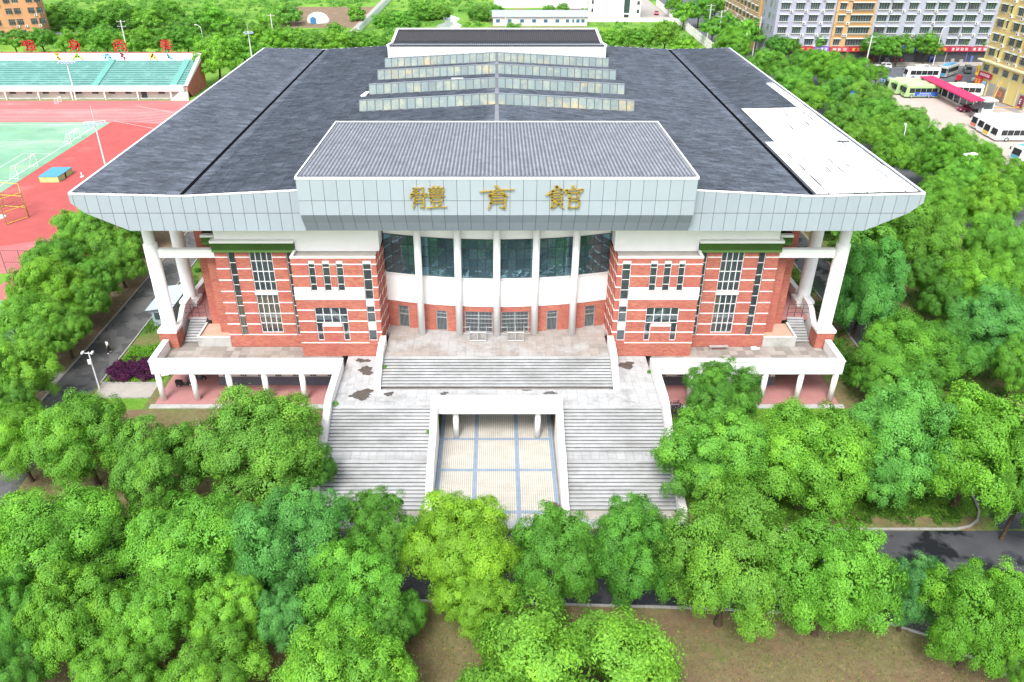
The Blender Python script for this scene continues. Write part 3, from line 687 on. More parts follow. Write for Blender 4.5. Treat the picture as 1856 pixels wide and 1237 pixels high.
    # --- big side columns on brick pedestals, the tie beam between column and block
    for yc, zb in ((72.6, 3.9), (79.2, 5.35)):
        q = MB(); xc = s*34.45
        q.lathe(xc, yc, [(.88, 6.02), (.88, 6.1), (.69, 6.16), (.69, 15.42), (.64, 15.5), (.54, 15.52), (.54, 18.36)], 28); c = P('side_column', q, MAT['white'], smooth=False)
        for p in c.data.polygons: p.use_smooth = abs(p.normal.z) < .5
        q = MB(); q.box(xc-.92, xc+.92, yc-.9, yc+.9, zb, 5.72); P('pedestal', q, MAT['brick'] if yc < 75 else MAT['white'], c)
        q = MB(); q.box(xc-1.0, xc+1.0, yc-.98, yc+.98, 5.722, 6.02); P('pedestal_cap', q, MAT['white'], c)
    q = MB(); q.box(*X(28.1, 33.66), 72.2, 72.75, 14.1, 14.98); P('tie_beam', q, MAT['white_clean'])
    q = MB(); q.box(*X(31.05, 33.66), 78.9, 79.45, 14.1, 14.98); P('tie_beam', q, MAT['white_clean'])
    for yc in (85.8, 92.4, 99.0, 105.6, 112.2, 118.8, 125.4, 132.0):
        q = MB(); q.lathe(s*34.45, yc, [(.80, 5.35), (.80, 15.42), (.6, 15.5), (.60, 18.36)], 16); P('side_column', q, MAT['white'], smooth=False)
# --- curved entrance wall
RC, CY = 40.4, 112.86
def arcpt(x, dr=0.): r = RC + dr; t = math.asin(x/RC); return (r*math.sin(t), CY - r*math.cos(t))
def curved(name, xs, z0, z1, d0, mat, parent=None, d1=-.3):
    q = MB()
    for a, b in zip(xs, xs[1:]):
        p0, p1, p2, p3 = arcpt(a, d0), arcpt(b, d0), arcpt(b, d1), arcpt(a, d1)
        q.prism([p0, p1, p2, p3], 'z', z0, z1)
    return P(name, q, MAT[mat], parent)
xs = [-11.5 + 23.0*i/46 for i in range(47)]
ent = curved('upper_curved_wall', xs, 15.98, 18.33, 0, 'white')
curved('curved_band', xs, 8.45, 11.55, .05, 'white')
curved('window_sill', xs, 11.552, 11.74, .16, 'coping')
doors = [(-10.42, -9.28, 5.42, 7.95), (-6.38, -5.22, 5.42, 7.78), (-3.36, -.44, 5.42, 7.82), (.44, 3.36, 5.42, 7.82), (5.22, 6.38, 5.42, 7.78), (9.28, 10.42, 5.42, 7.95)]
q = MB(); ex = sorted(set(xs) | {d[0] for d in doors} | {d[1] for d in doors})
for a, b in zip(ex, ex[1:]):
    dd = [d for d in doors if d[0]-1e-6 <= a and b <= d[1]+1e-6]; z0 = dd[0][3] if dd else 5.4
    q.prism([arcpt(a), arcpt(b), arcpt(b, -.3), arcpt(a, -.3)], 'z', z0, 8.449)
lw = P('entrance_brick_wall', q, MAT['brick'])
q = MB()
for a, b in zip(xs, xs[1:]): q.quad((*arcpt(b, -2.5), 5.4), (*arcpt(a, -2.5), 5.4), (*arcpt(a, -2.5), 18), (*arcpt(b, -2.5), 18))
q.quad((-11.5, 74.8, 8.3), (11.5, 74.8, 8.3), (11.5, 77.5, 8.3), (-11.5, 77.5, 8.3)); P('lobby', q, MAT['interior'], lw)
for i, (x0, x1, z0, z1) in enumerate(doors):
    (ax, ay), (bx, by) = arcpt(x0, -.12), arcpt(x1, -.12); L = math.hypot(bx-ax, by-ay); ang = math.atan2(by-ay, bx-ax)
    q = MB(); q.box(0, .07, -.05, .05, 0, z1-z0); q.box(L-.07, L, -.05, .05, 0, z1-z0); q.box(.071, L-.071, -.05, .05, z1-z0-.08, z1-z0); q.box(.071, L-.071, -.05, .05, 1.45, 1.53)
    if L > 2: q.box(L/2-.05, L/2+.05, -.055, .055, 0, z1-z0-.081)
    n = int(L/.14)
    for k in range(1, n): q.tube((L*k/n, -.03, 0), (L*k/n, -.03, z1-z0-.08), .016, n=5)
    for z in ((.5, 1.0, 1.9) if L > 2 else (2.0,)): q.tube((0, -.03, z), (L, -.03, z), .016, n=5)
    d = P('grille_door', q, MAT['steel'], lw); d.location = d.location + Vector((ax, ay, z0)); d.rotation_euler.z = ang
    q = MB(); q.box(.08, L-.08, .08, .10, 0, z1-z0-.1); e = lk('pane', q.mesh('pane', MAT['glass_far']), d)
# glazing bays between the columns
bays = [(-11.45, -8.1), (-7.6, -4.2), (-3.6, -.3), (.3, 3.6), (4.2, 7.6), (8.1, 11.45)]
rg = random.Random(77)
for x0, x1 in bays:
    fr = MB(); nx = 4; xx = [x0 + (x1-x0)*i/nx for i in range(nx+1)]; zz = [11.75, 12.75, 13.85, 14.95, 15.95]
    for x in xx: p = arcpt(x, .07); fr.tube((p[0], p[1], zz[0]), (p[0], p[1], zz[-1]), .022, n=6)
    for z in zz:
        for a, b in zip(xx, xx[1:]): fr.tube((*arcpt(a, .07), z), (*arcpt(b, .07), z), .02, n=6)
    w = P('curtain_wall_bay', fr, MAT['darkmetal'], ent)
    for a, b in zip(xx, xx[1:]):
        for c, d in zip(zz, zz[1:]):
            j = [rg.uniform(-.012, .012) for _ in range(4)]; q = MB()
            A = [(*arcpt(a+.01, .05+j[0]), c+.01), (*arcpt(b-.01, .05+j[1]), c+.01), (*arcpt(b-.01, .05+j[2]), d-.01), (*arcpt(a+.01, .05+j[3]), d-.01)]
            B = [(*arcpt(a+.01, .0), c+.01), (*arcpt(b-.01, .0), c+.01), (*arcpt(b-.01, .0), d-.01), (*arcpt(a+.01, .0), d-.01)]
            q.add(A + B, [(0,1,2,3),(7,6,5,4),(0,4,5,1),(1,5,6,2),(2,6,7,3),(3,7,4,0)]); ob('pane', q, MAT['glass_coated'], w)
for x in (-7.85, -3.9, 0, 3.9, 7.85):
    yc = arcpt(x)[1] - .62 if abs(x) < 5 else 72.1
    q = MB(); q.lathe(x, min(yc, 72.1), [(.36, 5.4), (.36, 18.36)], 24); c = P('entrance_column', q, MAT['white_clean'])
    for p in c.data.polygons: p.use_smooth = abs(p.normal.z) < .5
# --- gilded characters: brush strokes on a 100 x 100 square
CH = {
'ti': [[(14,92),(13,66)],[(13,92),(39,95),(37,68)],[(13,80),(26,81),(26,68)],[(8,70),(2,50)],[(6,65),(48,68),(43,56)],[(14,55),(13,28),(9,2)],[(14,55),(39,57),(38,4),(28,9)],[(15,41),(37,42)],[(14,27),(37,28)],
       [(57,91),(58,67)],[(56,91),(95,94),(92,67)],[(68,101),(69,67)],[(82,101),(81,67)],[(58,79),(92,81)],[(57,67),(92,69)],[(52,57),(99,59)],[(60,48),(61,31)],[(60,48),(91,50),(88,31)],[(61,32),(88,33)],[(66,24),(71,11)],[(87,26),(80,12)],[(49,4),(103,8)]],
'yu': [[(46,103),(57,90)],[(0,77),(30,80),(100,88)],[(46,80),(26,63),(74,67)],[(62,77),(82,58)],[(30,54),(31,26),(24,0)],[(30,54),(73,57),(72,2),(58,9)],[(32,40),(71,42)],[(32,26),(71,28)]],
'guan': [[(29,103),(18,82),(0,62)],[(28,100),(40,88),(52,80)],[(20,76),(38,77)],[(15,64),(16,4)],[(15,64),(43,67),(41,38)],[(16,52),(41,53)],[(16,39),(41,40)],[(16,4),(30,15)],[(24,34),(50,2)],[(44,30),(35,20)],
       [(74,102),(79,90)],[(57,86),(53,70)],[(57,84),(101,88),(93,73)],[(64,71),(65,0)],[(64,71),(91,73),(89,49)],[(65,48),(89,50)],[(65,36),(93,38),(91,3)],[(65,4),(92,5)]]}
def strokes(mb, sts, x0, z0, sx, sz, y, th, w=5.2):
    for st in sts:
        n = len(st)
        for i, (p, q) in enumerate(zip(st, st[1:])):
            d = Vector((q[0]-p[0], q[1]-p[1])); L = d.length; d.normalize(); nn = Vector((-d.y, d.x))
            ww = w*(.72 if abs(d.x) > .85 else 1.08); wa = ww*(1.25 if i == 0 else 1.0); wb = ww*(.62 if i == n-2 else 1.05)
            e = .9 if i > 0 else 1.6
            a = Vector(p) - d*e; b = Vector(q) + d*(1.2 if i == n-2 else ww*.42); mid = (a+b)/2 + nn*(L*.03)
            pts = [a - nn*wa*.5, mid - nn*ww*.40, b - nn*wb*.5, b + d*wb*.3, b + nn*wb*.5, mid + nn*ww*.42, a + nn*wa*.5, a - d*wa*.25]
            mb.prism([(x0 + v.x*sx/100, z0 + v.y*sz/100) for v in pts], 'y', y - th, y)
for nm, xc, wd in (('ti', -6.22, 3.2), ('yu', 0.02, 2.95), ('guan', 6.0, 3.15)):
    q = MB(); strokes(q, CH[nm], xc - wd/2, 21.15, wd/100*100, 2.05, YB-.12, .16, 5.3 if nm == 'ti' else 6.6); P('gilded_character', q, MAT['gold'], box)
# ------------------------------------------------------------------ stairs, terraces, forecourt
stair = empty('grand_staircase', (0, 56, 0), 'broad pale granite staircase in two wings rising to the hall entrance', 'staircase')
def S(name, mb, mats, parent=None): return ob(name, mb, mats, parent or stair)
rs = random.Random(31)
def step(x0, x1, y, ydeep, z):
    """riser face at y, tread from y back to ydeep, tread top at z"""
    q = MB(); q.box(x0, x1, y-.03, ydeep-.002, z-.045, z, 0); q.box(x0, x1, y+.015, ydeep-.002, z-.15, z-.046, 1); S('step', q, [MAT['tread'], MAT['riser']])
for s in (-1, 1):
    x0, x1 = sorted((s*6.12, s*15.44))
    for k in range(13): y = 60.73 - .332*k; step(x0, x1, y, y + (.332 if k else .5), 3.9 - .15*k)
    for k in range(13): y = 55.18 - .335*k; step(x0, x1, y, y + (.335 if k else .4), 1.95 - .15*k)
    # half landing in slabs
    for k in range(12):
        w = (x1-x0)/12
        for r in range(2): q = MB(); q.box(x0+w*k+.008, x0+w*(k+1)-.008, 55.59 + r*.59, 56.165 + r*.59, 1.80, 1.95); S('landing_slab', q, MAT['tread'])
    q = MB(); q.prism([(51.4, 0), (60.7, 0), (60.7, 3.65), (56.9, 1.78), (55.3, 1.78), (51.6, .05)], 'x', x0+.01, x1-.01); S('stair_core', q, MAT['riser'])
    # side walls
    zt = [(67.45, 5.02), (66.6, 5.0), (61.3, 4.88), (60.6, 4.72), (56.9, 2.88), (55.2, 2.86), (51.0, .95), (50.1, .92)]
    q = MB(); q.prism([(67.45, 0)] + zt + [(50.1, 0)], 'x', *sorted((s*15.46, s*16.02))); S('outer_side_wall', q, MAT['white'])
    for (ya, za), (yb, zb) in zip(zt, zt[1:]):
        n = max(1, round(math.hypot(ya-yb, za-zb)/.95))
        for i in range(n):
            a, b = (i+.012)/n, (i+.988)/n; q = MB()
            q.prism([(ya+(yb-ya)*a, za+(zb-za)*a+.003), (ya+(yb-ya)*b, za+(zb-za)*b+.003), (ya+(yb-ya)*b, za+(zb-za)*b+.06), (ya+(yb-ya)*a, za+(zb-za)*a+.06)], 'x', *sorted((s*15.43, s*16.06))); S('coping_stone', q, MAT['coping'])
    zi = [(61.2, 4.95), (60.6, 4.72), (56.9, 2.88), (55.2, 2.86), (51.0, .95), (50.1, .92)]
    q = MB(); q.prism([(61.2, 0)] + zi + [(50.1, 0)], 'x', *sorted((s*5.55, s*6.10))); S('inner_side_wall', q, MAT['white'])
    q = MB()
    for (ya, za), (yb, zb) in zip(zi, zi[1:]):
        q.prism([(ya, za+.003), (yb, zb+.003), (yb, zb+.06), (ya, za+.06)], 'x', *sorted((s*5.52, s*6.13)))
    S('inner_coping', q, MAT['white_clean'])
    # walls flanking the upper flight
    zu = [(70.08, 6.35), (67.6, 6.28), (67.0, 6.12), (64.7, 4.78), (64.2, 4.35), (63.85, 3.9)]
    q = MB(); q.prism([(70.08, 3.9)] + zu, 'x', *sorted((s*11.32, s*11.92))); S('upper_side_wall', q, MAT['white_clean'])
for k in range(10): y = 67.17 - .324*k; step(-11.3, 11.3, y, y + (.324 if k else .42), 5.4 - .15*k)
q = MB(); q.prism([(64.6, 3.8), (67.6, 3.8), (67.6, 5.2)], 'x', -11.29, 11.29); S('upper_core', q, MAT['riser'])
# beam across the forecourt with its coping and two columns
q = MB(); q.box(-6.14, 6.14, 60.55, 61.15, 3.38, 4.95); beam = S('forecourt_beam', q, MAT['white_clean'])
for k in range(15):
    w = 12.28/15; q = MB(); q.box(-6.14+w*k+.012, -6.14+w*(k+1)-.012, 60.5, 61.2, 4.953, 5.03); S('coping_stone', q, MAT['coping'], beam)
for s in (-1, 1):
    q = MB(); q.lathe(s*3.92, 61.4, [(.29, 0), (.29, 3.6)], 18); c = S('forecourt_column', q, MAT['white_clean'])
    for p in c.data.polygons: p.use_smooth = abs(p.normal.z) < .5
# terrace slab under the landing (hollow over the forecourt) and its paving
def paved(name, x0, x1, y0, y1, z, w, d, mat, base='slab_joint', skip=None, th=.12, off=True):
    q = MB(); q.box(x0, x1, y0, y1, z-.35, z-.018); base_o = struct(name, q, MAT[base])
    nx, ny = round((x1-x0)/w), round((y1-y0)/d); w, d = (x1-x0)/nx, (y1-y0)/ny; cache = {}
    q = MB(); q.add([(-.5*w+.008, -.5*d+.008, -.04), (.5*w-.008, -.5*d+.008, -.04), (.5*w-.008, .5*d-.008, -.04), (-.5*w+.008, .5*d-.008, -.04),
        (-.5*w+.014, -.5*d+.014, 0), (.5*w-.014, -.5*d+.014, 0), (.5*w-.014, .5*d-.014, 0), (-.5*w+.014, .5*d-.014, 0)], [(0,3,2,1),(4,5,6,7),(0,1,5,4),(1,2,6,5),(2,3,7,6),(3,0,4,7)])
    me = q.mesh('paving_slab', MAT[mat])
    for i in range(nx):
        for j in range(ny):
            cx, cy = x0+(i+.5)*w, y0+(j+.5)*d
            if skip and skip(cx, cy): continue
            o = link('paving_slab', me, base_o, (cx, cy, z + rs.uniform(-.006, .004))); o.rotation_euler = (rs.uniform(-.006, .006), rs.uniform(-.006, .006), 0)
    return base_o
paved('stair_landing', -15.44, 15.44, 61.21, 63.92, 3.9, .96, .68, 'slab')
paved('stair_landing_edge', -15.44, -6.15, 60.75, 61.2, 3.896, .96, .45, 'slab'); paved('stair_landing_edge', 6.15, 15.44, 60.75, 61.2, 3.896, .96, .45, 'slab')
for s in (-1, 1): paved('side_terrace', *sorted((s*11.94, s*15.44)), 63.93, 70.08, 3.9, .7, .68, 'slab')
paved('entrance_platform', -11.28, 11.28, 67.62, 72.4, 5.4, .9, .8, 'slab_ent')
q = MB(); q.box(-11.6, 11.6, 72.41, 76, 5.0, 5.384); q.box(-11.28, 11.28, 64.4, 72, 3.5, 3.8); struct('platform_base', q, MAT['slab_ent'])
# forecourt mosaic
rect('forecourt', -5.56, 5.56, 49.9, 67, .006, 'mosaic_grout')
cm, bm = MB(), MB(); T = .185
nx, ny = int(11.0/T), int(16.2/T)
vb = [-5.32, -1.9, 1.86, 5.32]; hb = [50.9, 56.5, 61.1, 66]
def tq(mb, x, y): mb.add([(x+.014, y+.014, .008), (x+T-.014, y+.014, .008), (x+T-.014, y+T-.014, .008), (x+.014, y+T-.014, .008), (x+.02, y+.02, .022), (x+T-.02, y+.02, .022), (x+T-.02, y+T-.02, .022), (x+.02, y+T-.02, .022)],
    [(4,5,6,7),(0,1,5,4),(1,2,6,5),(2,3,7,6),(3,0,4,7)])
for i in range(nx):
    for j in range(ny):
        x, y = -5.5 + i*T, 50.0 + j*T; cx, cy = x+T/2, y+T/2
        blue = any(abs(cx-v) < .19 for v in vb) or any(abs(cy-v) < .17 for v in hb)
        tq(bm if blue else cm, x, y)
tag(ob('court_tile', cm, MAT['mosaic']), kind='stuff'); tag(ob('blue_court_tile', bm, MAT['mosaic_blue']), kind='stuff')
q = MB(); q.quad((-5.55, 66.9, 0), (5.55, 66.9, 0), (5.55, 66.9, 3.5), (-5.55, 66.9, 3.5)); struct('forecourt_back_wall', q, MAT['dado'])
paved('plaza', -16.2, 16.2, 48.95, 50.05, .02, .8, .55, 'slab')
q = MB(); q.box(-15.4, -6.12, 50.06, 51.1, -.05, .012); q.box(6.12, 15.4, 50.06, 51.1, -.05, .012); struct('stair_foot_paving', q, MAT['pave'])
# wing terraces with the arcade below
for s in (-1, 1):
    X = lambda a, b: tuple(sorted((s*a, s*b)))
    a, b = X(16.04, 34.3)
    paved('wing_terrace', a, b, 67.86, 71.98, 3.9, .83, .82, 'tile_wing')
    q = MB(); q.box(*X(28.07, 33.4), 71.99, 72.9, 3.4, 3.88); struct('wing_terrace_strip', q, MAT['tile_wing'])
    side = 'left' if s < 0 else 'right'
    arc_ = empty('arcade', (s*25.4, 67.6, 0), f'white arcade of round columns under the {side} wing terrace', 'arcade', 'arcades under the wing terraces')
    A = lambda nm, mb, mt: ob(nm, mb, MAT[mt], arc_)
    q = MB(); q.box(*X(15.5, 34.95), 67.3, 67.82, 3.45, 4.92); A('parapet_beam', q, 'white_clean')
    q = MB(); q.box(*X(15.47, 35.0), 67.24, 67.88, 4.923, 5.03); A('parapet_coping', q, 'white_clean')
    q = MB(); q.box(*X(34.42, 34.95), 67.825, 71.5, 3.45, 4.95); A('side_parapet', q, 'white_clean')
    q = MB(); q.box(*X(34.38, 35.0), 67.885, 71.5, 4.953, 5.05); A('side_coping', q, 'white_clean')
    q = MB(); q.box(*X(16.1, 34.4), 67.9, 72.0, 3.30, 3.54); A('slab', q, 'white')
    q = MB(); q.box(*X(29.5, 33.9), 72.0, 90, 3.2, 3.40); A('rear_slab', q, 'white')
    for x in (34.5, 31.0, 27.35, 23.7, 19.85):
        q = MB(); q.lathe(s*x, 67.62, [(.29, .1), (.29, 3.46)], 18); c = A('arcade_column', q, 'white_clean')
        for p in c.data.polygons: p.use_smooth = abs(p.normal.z) < .5
    q = MB(); q.box(*X(16.2, 35.2), 66.9, 84, -.05, .10); A('arcade_floor', q, 'pinkfloor')
    q = MB(); q.box(*X(16.2, 35.6), 66.2, 66.88, -.05, .06); A('drain_edge', q, 'concrete')
    q = MB(); q.box(*X(16.05, 29.5), 70.42, 71.9, .1, 3.3); A('back_wall', q, 'white')
    q = MB(); q.box(*X(16.07, 29.56), 70.36, 70.415, .1, 1.12); A('dado', q, 'dado')
    for k in range(7):
        x = 17.6 + 1.85*k; w = MB(); w.box(*X(x-.33, x+.33), 70.37, 70.41, 1.2, 2.1)
        f = ob('arcade_window', w, MAT['joint'], arc_); q = MB()
        for i in range(4): q.box(*X(x-.33+.2*i, x-.29+.2*i), 70.34, 70.369, 1.2, 2.1)
        for z in (1.2, 1.63, 2.06): q.box(*X(x-.33, x+.33), 70.335, 70.345, z, z+.04)
        ob('window_bar', q, MAT['frame'], f)
    # planter, side steps, wavy parapet and railing beside the columns
    pl = empty('terrace_planter', (s*30, 73, 3.9), f'low grey walled planter beside the {side} side steps', 'planter', 'terrace planters')
    q = MB(); q.box(*X(28.1, 31.6), 72.05, 72.2, 3.88, 5.0); q.box(*X(31.45, 31.6), 72.201, 75.2, 3.88, 5.0); ob('planter_wall', q, MAT['concrete'], pl)
    q = MB(); q.box(*X(28.08, 31.62), 72.02, 72.22, 5.003, 5.07); q.box(*X(31.43, 31.62), 72.221, 75.2, 5.003, 5.07); ob('planter_rim', q, MAT['coping'], pl)
    q = MB(); q.box(*X(28.06, 31.44), 72.21, 75.3, 3.88, 4.85); ob('planter_soil', q, M('sandy_soil', (.50, .34, .26), .95, .05, var=.15), pl)
    ss = empty('side_steps', (s*32.5, 74, 3.9), f'flight of grey steps behind the {side} front column', 'steps', 'side steps')
    for k in range(9):
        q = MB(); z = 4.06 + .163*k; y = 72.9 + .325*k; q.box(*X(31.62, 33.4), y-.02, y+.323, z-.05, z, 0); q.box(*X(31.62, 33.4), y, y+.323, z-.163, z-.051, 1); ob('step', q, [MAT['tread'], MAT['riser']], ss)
    q = MB(); q.box(*X(31.05, 33.9), 75.83, 137, 5.0, 5.36); struct('side_walk', q, MAT['pinkfloor'])
    q = MB(); cur = [(73.7, 5.2), (74.4, 5.35), (75.2, 5.9), (75.9, 6.45), (76.6, 6.7), (78.1, 6.75)]
    q.prism([(78.1, 3.4), (73.7, 3.4)] + cur, 'x', *X(33.95, 34.5)); ob('wavy_parapet', q, MAT['white'], ss)
    q = MB(); q.prism([(80.3, 3.4), (137, 3.4), (137, 6.4), (82, 6.4), (80.3, 6.5)][::-1], 'x', *X(33.95, 34.5)); ob('long_parapet', q, MAT['white'], ss)
    q = MB()
    for x in (31.7, 32.5, 33.3, 34.9, 35.9): q.tube((s*x, 75.9, 5.3), (s*x, 75.9, 6.9), .03, n=6)
    for z in (5.9, 6.4, 6.9): q.tube((s*31.7, 75.9, z), (s*35.9, 75.9, z), .022, n=6)
    ob('railing', q, MAT['darkmetal'], ss)
# barrier gates in front of the two main doors
def barrier(x, lab):
    t = empty('queue_barrier', (x, 71.5, 5.4), lab, 'barrier', 'queue barriers at the entrance')
    q = MB()
    for dx in (-.85, 0, .85):
        q.path([(dx, .3, 0), (dx, .3, 1.15), (dx, -1.0, 1.15), (dx, -1.0, 0)], .03)
        for k in range(1, 9): q.tube((dx, .3-.145*k, .15), (dx, .3-.145*k, 1.12), .012, n=5)
        q.tube((dx, .3, .15), (dx, -1.0, .15), .02)
    lob('rail', q, MAT['steel'], t)
    q = MB()
    for s in (-1, 1):
        for z in (.35, 1.1): q.tube((s*.86, .1, z), (s*1.55, .1, z), .025)
    lob('side_rail', q, MAT['steel'], t)
    for a, b in ((-.82, -.03), (.03, .82)):
        q = MB(); q.path([(a, -.98, .1), (b, -.98, .1), (b, -.98, 1.1), (a, -.98, 1.1), (a, -.98, .1)], .025)
        for k in range(1, 6): q.tube((a+(b-a)*k/6, -.98, .1), (a+(b-a)*k/6, -.98, 1.1), .012, n=5)
        lob('gate_leaf', q, MAT['steel'], t)
    return t
barrier(-1.95, 'steel queue barrier before the main door left of the middle column'); barrier(1.95, 'steel queue barrier before the main door right of the middle column')
# puddles and stains on the landing
def blob(x, y, rx, ry, z, seed, name='puddle', mat='wetpatch'):
    r = random.Random(seed); n = 46; rx *= .85; ry *= .8; ph = [r.uniform(0, 6.28) for _ in range(4)]; pts = []
    for i in range(n):
        t = 2*math.pi*i/n; k = 1 + .22*math.sin(2*t+ph[0]) + .16*math.sin(3*t+ph[1]) + .1*math.sin(5*t+ph[2]) + r.uniform(-.09, .09) + .1*math.sin(9*t+ph[3]); pts.append((x+rx*k*math.cos(t), y+ry*k*math.sin(t)))
    sheet(name, pts, z, mat)
for i, (x, y, rx, ry) in enumerate([(-13.0, 63.0, 1.3, .95), (-10.4, 63.1, .45, .5), (-5.1, 63.2, .45, .32), (5.15, 63.3, .6, .38), (2.9, 63.75, .5, .16), (-13.2, 67.3, .9, .9), (13.2, 68.3, 1.1, .7), (-13.8, 69.2, .8, .5)]): blob(x, y, rx, ry, 3.912, i)
# small things lying about
q = MB(); q.box(-.2, .2, -.12, .12, 0, .12); q.box(-.12, .28, .10, .34, .0, .06); o = ob('litter_bag', q, MAT['redplastic']); o.location = (15.15, 56.5, 1.95); tag(o, 'crumpled red and white litter on the right half landing by the wall', 'litter')
t = empty('bench', (23.3, 71.3, 3.9), 'worn low wooden bench on the right wing terrace against the brick', 'bench'); t.rotation_euler.z = .05
q = MB()
for k in range(3): q.box(-1, 1, -.2+.14*k, -.08+.14*k, .45, .49)
lob('seat', q, MAT['pave'], t)
for x in (-.85, .85):
    q = MB(); q.path([(x, -.17, 0), (x, -.17, .45), (x, .17, .45), (x, .17, 0)], .03); lob('leg', q, MAT['concrete'], t)
q = MB(); q.box(-.3, .3, -.2, .2, 0, .2); q.box(.25, .6, -.1, .15, 0, .1); o = ob('rubble', q, MAT['white']); o.location = (27.1, 71.5, 3.92); tag(o, 'small pale rubble heap on the right wing terrace floor', 'rubble')
